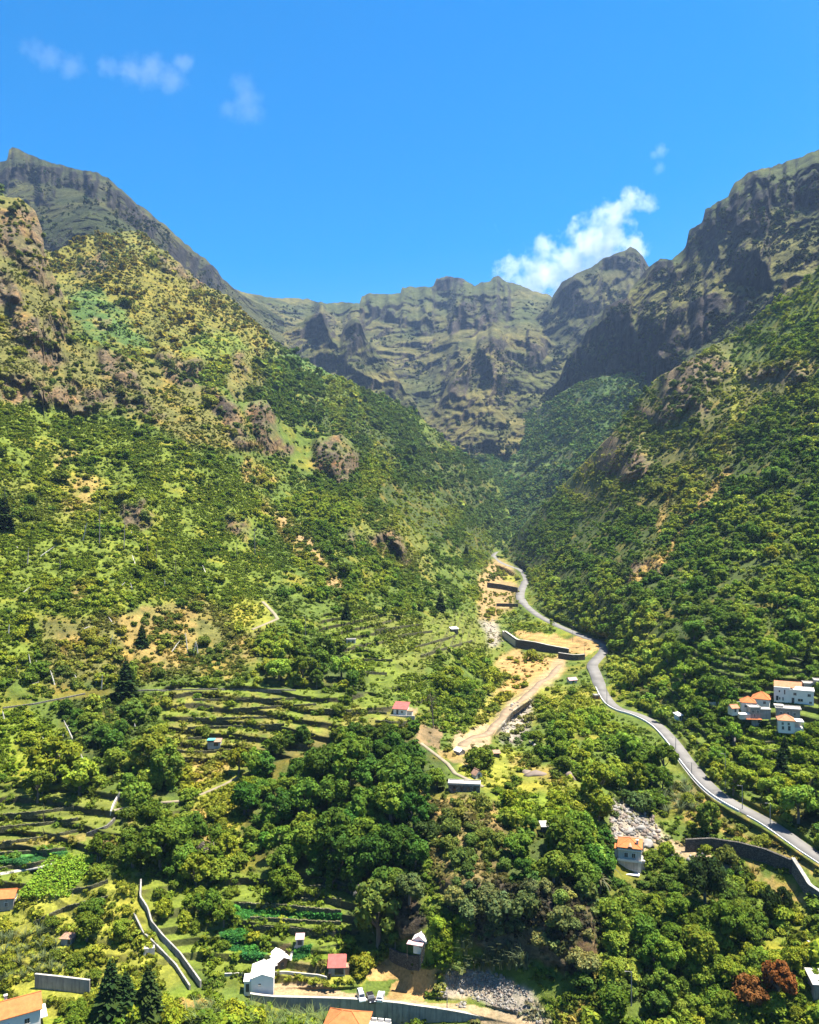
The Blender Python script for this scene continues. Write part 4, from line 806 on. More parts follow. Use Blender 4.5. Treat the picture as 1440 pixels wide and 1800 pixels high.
for pts_ in ([q[:2] for q in PATH1], [(443, 1107), (467, 1097), (488, 1088), (483, 1080), (472, 1068), (462, 1058)], [(740, 1307), (787, 1343), (800, 1360), (827, 1373)], [(287, 1410), (353, 1397), (417, 1367)], [(152, 1470), (188, 1456), (205, 1408)]): CLEAR = np.maximum(CLEAR, 1 - sstep(4, 7, line_dist(pts_, GX, GY)[0]))
def candidates(L, surv, key, rate, n_try, size, r, big=0):
    """random points of the surveyed face, kept with the local density; rate = plants per square metre of face seen"""
    px = r.uniform(L.cols[0], L.cols[-1], n_try); c = np.interp(px, L.cols, L.cr); b = np.interp(px, L.cols, L.bo)
    py = c + (b - c) * r.random(n_try)
    Y = depth(L, px, py); area = (L.cols[-1] - L.cols[0]) * (b - c) / n_try * (Y / F) ** 2      # face seen per sample, square metres
    d = samp(surv[key], px, py) * (1 - samp(CLEAR, px, py) * (L is LA))
    cl = fbm(px / 38, py / 26, px * 0, 4, 55 + len(key)); d = d * (.34 + 1.9 * sstep(.40, .62, cl))            # thickets and gaps
    keep = r.random(n_try) < d * rate * area
    return px[keep], py[keep], Y[keep]
r = np.random.default_rng(5)
GREENS = dict(A=(.098, .150, .013), B=(.09, .13, .018), G=(.078, .122, .026))
CL_T = []; CL_B = []; CL_C = []
# trees and shrubs of the near valley
for L, sv, nt in ((LA, SURV_A, 700000), (LB, SURV_B, 300000)):
    px, py, Y = candidates(L, sv, 'tree', .075 if L is LA else .03, nt, 0, r); n = len(px)
    s = np.exp(r.normal(0, .26, n)) * (2.35 if L is LA else 3.6); s = np.maximum(s, 3.4 * Y / F)
    CL_T.append((px, py, Y, s, L))
    px, py, Y = candidates(L, sv, 'bush', .24 if L is LA else .13, nt, 0, r); n = len(px)
    s = np.exp(r.normal(0, .48, n)) * (1.2 if L is LA else 2.0); s = np.maximum(s, 1.9 * Y / F)
    CL_B.append((px, py, Y, s, L))
px, py, Y = candidates(LG, dict(t=np.ones(GX.shape)), 't', .075, 260000, 0, r); CL_T.append((px, py, Y, np.exp(r.normal(0, .25, len(px))) * 3.4, LG))
def local_tint(px, py, L, r, kind):
    base = np.array(GREENS['A' if L is LA else 'B' if L is LB else 'G'])
    n = len(px); t = tints(base, n, r)
    if L is not LG:
        g = samp((SURV_A if L is LA else SURV_B)['col'], px, py)
        lum = g.mean(1, keepdims=True); gn = g / (lum + 1e-6) * .098
        w = .35 if kind == 'tree' else .5
        dry = np.clip((g[:, :1] - g[:, 1:2]) / .1, 0, 1)                 # on dry ground shrubs stay green but duller
        t = t * (1 - w) + w * (gn * (1 - dry) + np.array((.105, .115, .022)) * dry)
        nv = fbm(px / 60, py / 60, px * 0, 3, 88)[:, None]; dk = sstep(.42, .6, nv)
        t = t * (.82 + .55 * dk) * np.concatenate([.92 + .25 * dk, np.ones_like(dk), 1.05 - .2 * dk], 1)
    if L is LA:
        t = t * (1 + .16 * sstep(900, 1050, px) * sstep(1400, 1250, py))[:, None]  # right slope foliage lightened by place: extra sunlight put into the tint
        dw = samp(poly_mask([(430, 1320), (560, 1280), (800, 1300), (800, 1400), (750, 1480), (1080, 1440), (1080, 1560), (900, 1560), (720, 1580), (480, 1550), (420, 1470)], 14), px, py)[:, None]
        t = t * (1 - dw * np.array((.38, .22, .2)))          # the evergreen wood is a deeper green
    return np.clip(t, .004, .6)
ZONES = [(600, 1440, 'in the dark wood below the terraces'), (560, 1180, 'in the dark grove above the stone terraces'), (200, 1300, 'in the dark tree belt left of the tarp shed'), (310, 1500, 'on the slope above the concrete channel'), (400, 1450, 'on the dry slope left of the dark wood'),
         (660, 1620, 'by the yellow green tree above the orange field'), (820, 1500, 'on the brown cliff below the ruin'), (960, 1530, 'on the cliff top left of the white house'), (1080, 1650, 'on the steep bank below the white house'), (1230, 1610, 'around the round dark tree below the retaining wall'), (1330, 1570, 'under the grey end of the retaining wall'), (1240, 1730, 'left of the rust red trees'), (1140, 1740, 'at the bottom edge right of the chasm'), (1160, 1560, 'right below the white house'), (1360, 1760, 'around the rust red trees'),
         (1080, 1340, 'between the river bed and the asphalt road'), (820, 1220, 'beside the dirt track'), (1350, 1360, 'on the green terraces above the road'), (1250, 1200, 'around the white hillside houses'), (1250, 1000, 'on the wooded slope above the road'), (1100, 1080, 'on the wooded bank above the road bend'), (1150, 800, 'on the rocky slope of the right hand spur'), (1380, 700, 'high on the right hand ridge'),
         (700, 1000, 'on the slope left of the far road'), (450, 980, 'on the burnt slope with dead trunks'), (150, 900, 'on the fern slope below the rock faces'), (200, 1120, 'on the dry slope above the long path'), (60, 1300, 'on the ferny slope left of the tree belt'), (80, 1460, 'on the grass terraces at the left edge'),
         (150, 1680, 'around the small brown hut'), (300, 1780, 'in front of the river wall'), (120, 560, 'on the cliffs below the left crag'), (460, 760, 'around the dark rock towers'), (500, 1620, 'on the vegetable terraces'), (880, 1410, 'on the meadow beside the ruin')]
ZA = np.array([z[:2] for z in ZONES], float)
def zone_of(x, y): return ZONES[int(np.argmin((ZA[:, 0] - x)**2 + ((ZA[:, 1] - y) * 1.2)**2))][2]

def covers(x, y, q):
    """would a crown of this size standing here hide a road, a building or a wall?"""
    return float(np.max(samp(CLEAR, np.array([x, x, x, x - q * .7, x + q * .7]), np.array([y, y - q * 1.1, y - q * 2, y - q * 1.2, y - q * 1.2])))) > .5
# trees one can single out, from the photograph: column, row of the foot, crown radius in photo pixels, look, crown kind, tint
HERO = []
for x, y, q in ((480, 200, 110), (640, 180, 120), (560, 120, 90), (760, 230, 110), (900, 230, 130), (1050, 130, 105), (420, 330, 90), (560, 300, 85), (700, 400, 100), (860, 380, 115), (560, 520, 115), (720, 520, 95), (440, 560, 100), (300, 560, 90), (320, 650, 75), (600, 620, 120), (900, 560, 95), (990, 620, 80), (780, 620, 105), (700, 700, 90), (820, 790, 80), (960, 800, 90), (280, 380, 85), (90, 340, 75), (300, 770, 90), (400, 480, 80), (640, 470, 90), (980, 420, 90), (1000, 300, 95)):
    HERO.append((400 + x / 3, 1300 + y / 3 + q / 3 * .75, q / 3, 'T'))
for x, y, q in ((300, 110, 125), (420, 200, 100), (200, 250, 75), (790, 110, 105), (880, 180, 95), (850, 590, 130), (960, 640, 90), (700, 610, 85), (460, 1010, 75), (640, 1000, 52), (1260, 130, 60), (1390, 140, 65), (1310, 330, 65), (780, 430, 80), (930, 500, 85), (1030, 720, 80), (530, 590, 70), (600, 40, 70), (1100, 880, 70), (1180, 930, 60)):
    HERO.append((x / 3, 1300 + y / 3 + q / 3 * .75, q / 3, 'T'))
for x, y, q in ((350, 950, 100), (390, 740, 62), (800, 1130, 100), (960, 1010, 100), (360, 1400, 95), (1110, 960, 55), (900, 340, 62), (860, 440, 72), (1000, 450, 90), (620, 130, 75), (480, 220, 65), (270, 260, 95), (280, 370, 75), (100, 600, 110), (60, 540, 90), (40, 690, 85), (1330, 370, 95), (1250, 430, 75), (170, 480, 80), (560, 190, 70), (420, 60, 80), (640, 60, 70), (520, 1050, 80), (640, 1180, 90), (980, 1240, 70), (620, 1330, 80), (560, 900, 70)):
    HERO.append((960 + x / 3, 1300 + y / 3 + q / 3 * .75, q / 3, 'T'))
for x, y, q in ((230, 970, 45), (290, 920, 60), (400, 1000, 75), (270, 1000, 70), (480, 950, 60), (520, 880, 60), (600, 1000, 60), (650, 1010, 60), (360, 900, 55)): HERO.append((400 + x / 3, 850 + y / 3 + q / 3 * .6, q / 3, 'T'))
def add_tree(x, y, rad, label, crown, tint, name='broadleaf_tree', group=None, lean=1., cat='tree', tr=True, L=None, hz=1.):
    p = Vector(P(x, y, float(depth(L or LA, x, y)))) - Vector((0, 0, .3)); Y = p.y; s = rad * Y / F
    t = empty(name, p, label, cat, random.uniform(0, 6.28), group); t.scale = (s, s, s * hz)
    if tr: link('trunk', random.choice(TRUNKS), t)
    c = link('crown', crown, t); c['tint'] = [float(v) for v in tint]
    return t
taken = [(x, y, q) for x, y, q, _ in HERO]
HERO = [h for h in HERO if not covers(h[0], h[1], h[2] * .85)]
taken = [(x, y, q) for x, y, q, _ in HERO]
LOOK = {}
def look(w, q, tn, kind):
    big = 'large' if q > 30 else 'middle sized' if q > 21 else 'small'
    tone = 'dark' if sum(tn) < .17 else 'bright' if sum(tn) > .255 else 'green'
    yel = ' yellowish' if tn[0] > .8 * tn[1] else ''
    return f'{big} {tone}{yel} {kind} {w}'
for x, y, q, k in HERO:
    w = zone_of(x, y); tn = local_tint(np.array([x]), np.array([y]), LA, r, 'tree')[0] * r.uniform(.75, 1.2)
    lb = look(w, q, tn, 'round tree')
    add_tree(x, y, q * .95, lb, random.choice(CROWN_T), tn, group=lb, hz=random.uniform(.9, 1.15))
SPEC = [(1240, 1588, 33, 'round very dark green tree standing alone below the curved retaining wall', CROWN_T[0], (.022, .036, .010), 1.2, 'broadleaf_tree'), (1293, 1535, 11, 'small ball-shaped dark bush beside the dirt path under the retaining wall', CROWN_B[0], (.03, .05, .012), 1.2, 'broadleaf_tree'),
        (1368, 1762, 31, 'larger rust red tree in the bottom right corner', CROWN_T[1], (.165, .062, .018), 1.15, 'red_tree'), (1316, 1772, 28, 'smaller rust red tree left of the larger red one', CROWN_T[3], (.15, .066, .02), 1., 'red_tree'),
        (664, 1660, 44, 'pale yellow green tree above the orange field', CROWN_T[2], (.105, .14, .026), 1.15, 'broadleaf_tree'), (645, 1608, 26, 'grey half bare tree behind the pale yellow green tree', SPARSE[0], (.13, .115, .09), 1.1, 'bare_tree'),
        (362, 1515, 20, 'brownish grey half bare tree beside the dark spreading trees', SPARSE[1], (.12, .10, .075), 1., 'bare_tree'),
        (1350, 1622, 18, 'tall dark narrow tree below the end of the retaining wall', CROWN_T[4], (.03, .05, .012), 1.7, 'broadleaf_tree'), (1378, 1612, 15, 'second dark narrow tree nearest the retaining wall end', CROWN_T[1], (.03, .048, .012), 1.7, 'broadleaf_tree')]
for x, y, q, lb, cm, tn, hz, nm in SPEC: add_tree(x, y, q, lb, cm, tn, nm, hz=hz); taken.append((x, y, q))
CON = [(196, 1800, 122, 'tallest dark conifer at the left of the conifer clump by the channel foot'), (222, 1797, 96, 'middle dark conifer of the clump by the channel foot'), (262, 1790, 100, 'right dark conifer of the clump by the channel foot'), (222, 1225, 74, 'tall dark conifer crossing the long pale path'), (250, 1135, 42, 'small pointed conifer on the dry patch above the long path'), (56, 1118, 32, 'narrow dark conifer on the green slope left of the dry patch'),
       (8, 930, 66, 'tall dark conifer at the left edge below the rock faces'), (1432, 1440, 60, 'dark conifer at the right edge above the road'), (1420, 1175, 40, 'dark conifer at the right edge above the white houses'), (1380, 1330, 40, 'slim conifer on the terraces below the white houses'), (1375, 1366, 55, 'taller slim conifer lower on the terraces right of the road'), (820, 985, 30, 'dark conifer on the wooded slope left of the far road'), (775, 1075, 40, 'slim dark tree above the far terraces'), (610, 1090, 36, 'slim conifer beside the path to the far terraces')]
for i, (x, y, h, lb) in enumerate(CON):
    p = G(x, y, -.3); s = h * p.y / F; t = empty('conifer', p, lb, 'conifer', i, None, s); t.scale = (s * 1.15, s * 1.15, s)
    b = MB(); b.tube([(0, 0, -.05), (0, 0, .4), (0, 0, .9)], [.022, .016, .004], 5); b.build('trunk', M['bark'], t)
    c = link('crown', CONIF[i % 3], t); c['tint'] = [.026, .048, .013] if i != 2 else [.035, .055, .014]; taken.append((x, y - h / 2, h / 4))
# palms by the white house
for (x, y, h, lb) in ((1055, 1572, 40, 'shaggy grey green palm hanging over the cliff left of the white house'), (1066, 1545, 34, 'upright palm close to the white house wall')):
    p = G(x, y); s = h * p.y / F * .55; t = empty('palm_tree', p, lb, 'palm', 0, None, s)
    b = MB(); b.tube([(0, 0, -.2), (0, 0, 1.05)], [.1, .08], 7); b.build('trunk', M['bark'], t)
    c = link('crown', blades_mesh('palm_crown', 31 + int(x), 34, 1.1, .07, .8, 'palm', 5), t); c['tint'] = [.10, .10, .05]

# the trees and shrubs that show largest become single objects, the rest the woods and the scrub
def visible(px, py, L):
    """hidden behind a nearer ridge?"""
    if L is LA: return np.ones(len(px), bool)
    c = np.interp(px, LA.cols, LA.cr)
    return py < c + 6
def not_taken(px, py, k=.8):
    ok = np.ones(len(px), bool)
    for x, y, q in taken: ok &= np.hypot(px - x, py - (y - q * .6)) > q * k
    return ok
allT = []
for px, py, Y, s, L in CL_T:
    ok = not_taken(px, py, .75) if L is LA else np.ones(len(px), bool)
    ok &= visible(px, py, L) & (px > -195) & (px < 1655)
    if L is LA:
        q_ = s / Y * F
        for fx, fy in ((0, 1.1), (0, 2), (-.7, 1.2), (.7, 1.2)): ok &= samp(CLEAR, px + fx * q_, py - fy * q_) < .5
    px, py, Y, s = px[ok], py[ok], Y[ok], s[ok]
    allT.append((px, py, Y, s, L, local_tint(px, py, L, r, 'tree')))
px, py, Y, s, L, tn = allT[0]
show = s / Y * F; inside = (px > 0) & (px < 1440) & (py < 1800); order = np.argsort(-(show * inside))[:max(0, 300 - len(HERO) - 9)]
for i in order:
    w = zone_of(px[i], py[i])
    lb = look(w, show[i] * 1.5, tn[i], 'leafy tree')
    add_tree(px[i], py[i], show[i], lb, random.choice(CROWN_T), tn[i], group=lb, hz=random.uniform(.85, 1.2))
rest = np.ones(len(px), bool); rest[order] = False
def pts_of(L, px, py): return unproj(L, px, py)
PT = [pts_of(LA, px[rest], py[rest])] + [pts_of(a[4], a[0], a[1]) for a in allT[1:2]]; ST_ = [s[rest]] + [a[3] for a in allT[1:2]]; TT = [tn[rest]] + [a[5] for a in allT[1:2]]
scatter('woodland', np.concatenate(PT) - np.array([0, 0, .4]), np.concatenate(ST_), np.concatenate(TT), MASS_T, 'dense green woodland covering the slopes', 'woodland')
a = allT[2]; scatter('valley_head_forest', unproj(LG, a[0], a[1]) - np.array([0, 0, .5]), a[3], a[5], FAR_B, 'hazy green forest filling the head of the valley', 'forest')
px, py, Y, s, L = CL_B[0]; ok = not_taken(px, py, .7) & (px > -195) & (px < 1655)
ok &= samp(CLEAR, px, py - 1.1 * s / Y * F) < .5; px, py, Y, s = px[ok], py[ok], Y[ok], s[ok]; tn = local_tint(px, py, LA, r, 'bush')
open_ground = samp(SURV_A['tree'], px, py) < .3
show = s / Y * F; inside = (px > 0) & (px < 1440) & (py < 1800) & open_ground; order = np.argsort(-(show * inside))[:300]
for i in order:
    w = zone_of(px[i], py[i]); p = Vector(P(px[i], py[i], Y[i])) - Vector((0, 0, .15))
    o = link('shrub', random.choice(CROWN_B), None, look(w, show[i] * 2.2, tn[i], 'shrub'), 'shrub', look(w, show[i] * 2.2, tn[i], 'shrub'), None, p)
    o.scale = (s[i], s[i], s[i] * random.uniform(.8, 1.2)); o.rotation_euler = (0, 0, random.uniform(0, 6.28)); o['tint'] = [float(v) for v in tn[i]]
rest = np.ones(len(px), bool); rest[order] = False
b2 = CL_B[1]; okb = visible(b2[0], b2[1], LB); tb = local_tint(b2[0][okb], b2[1][okb], LB, r, 'bush')
gm = samp(SURV_B['col'], b2[0][okb], b2[1][okb]); gz = ((gm[:, 0] > .11) & (r.random(okb.sum()) < .5))[:, None]
tb = np.where(gz, np.array((.17, .135, .014)) * r.uniform(.5, 1.1, (okb.sum(), 1)), tb)
scatter('scrub', np.concatenate([pts_of(LA, px[rest], py[rest])]) - np.array([0, 0, .2]), s[rest], tn[rest], MASS_B, 'green scrub covering the hillside', 'scrub')
scatter('gorse_scrub', pts_of(LB, b2[0][okb], b2[1][okb]) - np.array([0, 0, .2]), b2[3][okb], tb, FAR_B, 'yellow flowering gorse and dark scrub on the upper hillside', 'scrub')
# ferns and grass tufts on the open slopes
px, py, Y = candidates(LA, SURV_A, 'cover', 1.25, 1500000, 0, r); ok = (px > -195) & (px < 1655) & (Y < 700); px, py, Y = px[ok], py[ok], Y[ok]
g = samp(SURV_A['col'], px, py); n = len(px); s = np.maximum(np.exp(r.normal(0, .3, n)) * .8, 1.8 * Y / F)
scatter('ground_cover', unproj(LA, px, py), s, np.clip(g * r.uniform(.5, 1.5, (n, 1)) * np.array((.96, 1.06, .8)), .005, .5), TUFT, 'ferns and grass tufts covering the open slopes', 'ground cover')
px, py, Y = candidates(LB, SURV_B, 'cover', .14, 400000, 0, r); ok = visible(px, py, LB); px, py, Y = px[ok], py[ok], Y[ok]; g = samp(SURV_B['col'], px, py); n = len(px)
scatter('upland_ground_cover', unproj(LB, px, py), np.maximum(np.exp(r.normal(0, .3, n)) * 1.1, 1.6 * Y / F), np.clip(g * r.uniform(.5, 1.35, (n, 1)) * np.array((.9, 1.02, .8)), .005, .5), TUFT[:4], 'low heath and ferns covering the upper hillside', 'ground cover')
# dark bushes dotted over the far rock and scrub
FP, FS, FT = [], [], []
for L, n, sz in ((LC, 5200, 4.5), (LD, 9000, 5.5), (LS1, 2600, 5.), (LS2, 2200, 5.), (LF, 2600, 5.), (LE, 11000, 4.2)):
    px = r.uniform(L.cols[0], L.cols[-1], n); v = r.random(n) * .95 + .05; c = np.interp(px, L.cols, L.cr); b = np.interp(px, L.cols, L.bo); py = c + (b - c) * v + 2
    k = fbm(px / 26, py / 18, px * 0, 5, 71); ok = k > .53; px, py = px[ok], py[ok]
    p = unproj(L, px, py); FP.append(p); FS.append(np.exp(r.normal(-.6, .45, len(p))) * sz); FT.append(tints((.036, .046, .016), len(p), r, .45))
scatter('mountain_scrub', np.concatenate(FP), np.concatenate(FS), np.concatenate(FT), FAR_B, 'dark scrub dotted over the far rock faces', 'scrub')
# ---------------------------------------------------------------- buildings
def roof_gable(b, x0, x1, y0, y1, z, rise, ov=.4, th=.18, axis='x'):
    """two sloping slabs meeting in a ridge along the axis"""
    if axis == 'x':
        ym = (y0 + y1) / 2; k = rise / ((y1 - y0) / 2); e = z - ov * k
        for ya in (y0 - ov, y1 + ov):
            b.hexa([(x0 - ov, ya, e), (x1 + ov, ya, e), (x1 + ov, ym, z + rise), (x0 - ov, ym, z + rise)][::1 if ya < ym else -1], [(x0 - ov, ya, e + th), (x1 + ov, ya, e + th), (x1 + ov, ym, z + rise + th), (x0 - ov, ym, z + rise + th)][::1 if ya < ym else -1])
    else:
        xm = (x0 + x1) / 2; k = rise / ((x1 - x0) / 2); e = z - ov * k
        for xa in (x0 - ov, x1 + ov):
            b.hexa([(xa, y0 - ov, e), (xa, y1 + ov, e), (xm, y1 + ov, z + rise), (xm, y0 - ov, z + rise)][::-1 if xa < xm else 1], [(xa, y0 - ov, e + th), (xa, y1 + ov, e + th), (xm, y1 + ov, z + rise + th), (xm, y0 - ov, z + rise + th)][::-1 if xa < xm else 1])
def roof_hip(b, x0, x1, y0, y1, z, rise, ov=.4, th=.18):
    x0 -= ov; x1 += ov; y0 -= ov; y1 += ov; h = min(x1 - x0, y1 - y0) / 2
    if x1 - x0 >= y1 - y0: ra, rb = (x0 + h, (y0 + y1) / 2, z + rise), (x1 - h, (y0 + y1) / 2, z + rise)
    else: ra, rb = ((x0 + x1) / 2, y0 + h, z + rise), ((x0 + x1) / 2, y1 - h, z + rise)
    if ra == rb: rb = (ra[0] + .02, ra[1], ra[2])
    c = [(x0, y0, z + th), (x1, y0, z + th), (x1, y1, z + th), (x0, y1, z + th)]
    if x1 - x0 >= y1 - y0: fs = [(c[0], c[1], rb, ra), (c[1], c[2], rb), (c[2], c[3], ra, rb), (c[3], c[0], ra)]
    else: fs = [(c[0], c[1], ra), (c[1], c[2], rb, ra), (c[2], c[3], rb), (c[3], c[0], ra, rb)]
    for f in fs: b.face(f)
    lo = [(p[0], p[1], z) for p in c]
    for i in range(4): b.face([lo[i], lo[(i + 1) % 4], c[(i + 1) % 4], c[i]])
    b.face(lo[::-1])
    return ra, rb, c
def roof_shed(b, x0, x1, y0, y1, zf, zb, ov=.3, th=.14):
    s = (zb - zf) / (y1 - y0)
    q = [(x0 - ov, y0 - ov, zf - s * ov), (x1 + ov, y0 - ov, zf - s * ov), (x1 + ov, y1 + ov, zb + s * ov), (x0 - ov, y1 + ov, zb + s * ov)]
    b.hexa(q, [(a, c, z + th) for a, c, z in q])
def add_windows(par, wins, x0, x1, y0, y1):
    """each window: face (f front, r right, l left, k back), centre along the face, sill height, width, height, kind"""
    for w in wins:
        fc, u, z, ww, hh = w[:5]; kind = w[5] if len(w) > 5 else 'window'
        fr, pn, sl = MB(), MB(), MB(); t = .09
        def put(bb, u0, u1, z0, z1, d0, d1):
            if fc == 'f': bb.box(u0, u1, y0 - d1, y0 - d0, z0, z1)
            elif fc == 'k': bb.box(u0, u1, y1 + d0, y1 + d1, z0, z1)
            elif fc == 'r': bb.box(x1 + d0, x1 + d1, u0, u1, z0, z1)
            else: bb.box(x0 - d1, x0 - d0, u0, u1, z0, z1)
        a, c = u - ww / 2, u + ww / 2
        if kind == 'window':
            put(fr, a - t, a, z, z + hh, .003, .07); put(fr, c, c + t, z, z + hh, .003, .07); put(fr, a - t, c + t, z + hh, z + hh + t, .003, .07); put(fr, u - .03, u + .03, z, z + hh, .03, .06)
            put(pn, a, c, z, z + hh, .004, .025); put(sl, a - .15, c + .15, z - t, z - .002, .003, .14)
            f = fr.build('window', M['white'], par); pn.build('pane', M['glass'], f); sl.build('sill', M['concp'], f)
        elif kind == 'door':
            put(fr, a, c, z, z + hh, .003, .05); put(pn, c - .25, c - .12, z + hh * .45, z + hh * .5, .05, .1)
            f = fr.build('door', M['dark'], par); pn.build('handle', M['metal'], f)
        else:                                                   # open bay: a flat dark sheet stands in for its shaded inside
            put(fr, a, c, z, z + hh, .003, .02); fr.build('opening_shade', M['glass'], par)
def house(name, label, cat, x, y, Y, w, d, h, rz, wall, roof, kind, rise=1.4, wins=(), base=2.5, ov=.4, th=.18, group=None, dz=0, chimney=None, axis='x'):
    g_ = float(depth(LA, x, min(y, 1960))) - .4; p = Vector(P(x, y, min(Y, g_) if Y else g_)) + Vector((0, 0, dz))
    t = empty(name, p, label, cat, rz, group)
    if Y and x > 1280 and y < 1300: t.scale = (.92, .92, .92)
    x0, x1, y0, y1 = -w / 2, w / 2, 0, d
    base = base if name == 'cliff_house' else min(base, 1.3); b = MB(); b.box(x0, x1, y0, y1, -base, h)
    if kind == 'gable':
        if axis == 'x':
            for xx in (x0, x1 - .2): b.hexa([(xx, y0, h), (xx + .2, y0, h), (xx + .2, y1, h), (xx, y1, h)], [(xx, (y0 + y1) / 2 - .01, h + rise), (xx + .2, (y0 + y1) / 2 - .01, h + rise), (xx + .2, (y0 + y1) / 2 + .01, h + rise), (xx, (y0 + y1) / 2 + .01, h + rise)])
        else:
            for yy in (y0, y1 - .2): b.hexa([(x0, yy, h), (x1, yy, h), (x1, yy + .2, h), (x0, yy + .2, h)], [((x0 + x1) / 2 - .01, yy, h + rise), ((x0 + x1) / 2 + .01, yy, h + rise), ((x0 + x1) / 2 + .01, yy + .2, h + rise), ((x0 + x1) / 2 - .01, yy + .2, h + rise)])
    if kind == 'shed': b.hexa([(x0, y0 + .3, h), (x1, y0 + .3, h), (x1, y1, h), (x0, y1, h)], [(x0, y0 + .3, h + .05), (x1, y0 + .3, h + .05), (x1, y1, h + rise), (x0, y1, h + rise)])
    b.build('wall', wall, t)
    rb = MB(); rid = MB()
    if kind == 'gable':
        roof_gable(rb, x0, x1, y0, y1, h + .004, rise, ov, th, axis)
        if axis == 'x': rid.tube([(x0 - ov, (y0 + y1) / 2, h + rise + th + .02), (x1 + ov, (y0 + y1) / 2, h + rise + th + .02)], [.12, .12], 6)
        else: rid.tube([((x0 + x1) / 2, y0 - ov, h + rise + th + .02), ((x0 + x1) / 2, y1 + ov, h + rise + th + .02)], [.12, .12], 6)
    elif kind == 'hip':
        ra, rbb, c = roof_hip(rb, x0, x1, y0, y1, h + .004, rise, ov, th)
        rid.tube([ra, rbb], [.12, .12], 6)
        for q in c: rid.tube([q, min((ra, rbb), key=lambda k: (Vector(k) - Vector(q)).length)], [.1, .12], 6)
    elif kind == 'shed': roof_shed(rb, x0, x1, y0, y1, h + .06, h + rise + .02, ov, th)
    else:
        rb.box(x0 - ov, x1 + ov, y0 - ov, y1 + ov, h + .004, h + th + .05)
        for q in ((x0 - ov, x1 + ov, y0 - ov, y0 - ov + .2), (x0 - ov, x1 + ov, y1 + ov - .2, y1 + ov), (x0 - ov, x0 - ov + .2, y0 - ov + .2, y1 + ov - .2), (x1 + ov - .2, x1 + ov, y0 - ov + .2, y1 + ov - .2)): rid.box(*q, h + th + .053, h + th + .35)
    r = rb.build('roof', roof, t)
    if rid.v: rid.build('parapet' if kind == 'flat' else 'ridge_tiles', roof, r)
    if chimney:
        cb = MB(); cx, cy, cz = chimney; cb.box(cx - .3, cx + .3, cy - .3, cy + .3, cz - 1.2, cz + .6); cb.box(cx - .4, cx + .4, cy - .4, cy + .4, cz + .603, cz + .72); cb.build('chimney', M['wall2'], r)
    add_windows(t, wins, x0, x1, y0, y1)
    return t
def extra(par, name, mat, *boxes):
    b = MB()
    for q in boxes: b.box(*q)
    return b.build(name, mat, par)

# the white house on the cliff
h = house('cliff_house', 'white two storey house with orange hipped roof standing on the cliff by the river boulders', 'house', 1107, 1527, 226, 6.1, 6.4, 5.6, -.30, M['wall2'], M['tile'], 'hip', 1.7,
          [('f', -.95, 3.15, .9, 1.15), ('f', 1.05, 3.15, .9, 1.15), ('r', 2., 3.1, .9, 1.1), ('r', 4.5, 3.1, .9, 1.1), ('l', 3, 3.1, .9, 1.1)], base=3.2, ov=.35, chimney=(2.0, 1.6, 6.9))
extra(h, 'balcony', M['white'], (-3.3, 3.3, -.75, -.003, 2.15, 2.38), (-3.3, 3.3, -.75, -.68, 2.383, 2.75), (-3.25, 3.35, -.30, -.003, 5.0, 5.3))
extra(h, 'garage_door', M['concp'], (-1.2, 2.2, -.06, -.003, -.1, 1.95)); extra(h, 'side_annex', M['grey'], (3.003, 4.1, .6, 5, -3, 2.3)); extra(h, 'canopy', M['metal'], (-.9, 2.6, -2.0, -.2, -.95, -.82)); extra(h, 'undercroft', M['grey'], (-1.6, 2.8, -.9, -.003, -3.4, -1.))
d_ = MB(); d_.tube([(.1, -.35, 5.62), (.1, 1.6, 6.35)], [.75, .3], 10); d_.build('dormer', M['rust'], h)
extra(h, 'rear_terrace', M['concp'], (-4.4, 3.6, 6.403, 9.4, -1.5, 5.0)); extra(h, 'rear_roof', M['rust'], (-4.5, 3.7, 6.41, 9.5, 5.003, 5.2)); extra(h, 'side_roof', M['tile'], (-4.2, -3.45, 1.0, 4.5, 4.6, 4.8)); extra(h, 'side_wall', M['wall2'], (-4.1, -3.06, 1.1, 4.4, -1.5, 4.597))
# house cluster on the right
a = house('terrace_house', 'long white two storey house with flat right wing and orange roofed left wing', 'house', 1410, 1237, 300, 8.6, 7, 5.0, -.42, M['white'], M['white'], 'flat', wins=[('f', -2.6, 3.2, 1.1, 1.0), ('f', 2.6, 3.1, 1.1, 1.0), ('f', -3.3, 0, 1.0, 2.1, 'door'), ('f', -.6, .9, 1.8, 1.0), ('f', 3.1, .3, .9, .8), ('r', 2.5, 3, 1., 1.)], base=3, ov=.25)
lw = extra(a, 'left_wing', M['white'], (-10.4, -4.303, .1, 7.2, -3, 6.0))
rb = MB(); roof_gable(rb, -10.0, -3.0, 1.0, 7.2, 6.05, 1.7, .4, .18); rb.build('wing_roof', M['tilep'], a)
gw = MB(); gw.hexa([(-3.6, 1.2, 5.5), (-3.35, 1.2, 5.5), (-3.35, 7., 5.5), (-3.6, 7., 5.5)], [(-3.6, 4.05, 7.7), (-3.35, 4.05, 7.7), (-3.35, 4.15, 7.7), (-3.6, 4.15, 7.7)]); gw.build('gable_wall', M['white'], a)
for i, q in enumerate(((-8.6, 3.9, .5, .8), (-6.6, 3.2, .45, 1.9), (-8.4, .9, .4, 1.0), (-7.2, .6, .4, 1.4), (-9.6, .5, .9, 1.9))):
    fb, pb = MB(), MB(); fb.box(q[0] - .06, q[0] + q[2] + .06, .03, .095, q[1] - .06, q[1] + q[3] + .06); pb.box(q[0], q[0] + q[2], .012, .028, q[1], q[1] + q[3]); w_ = fb.build('window', M['white'], a); pb.build('pane', M['glass'], w_)
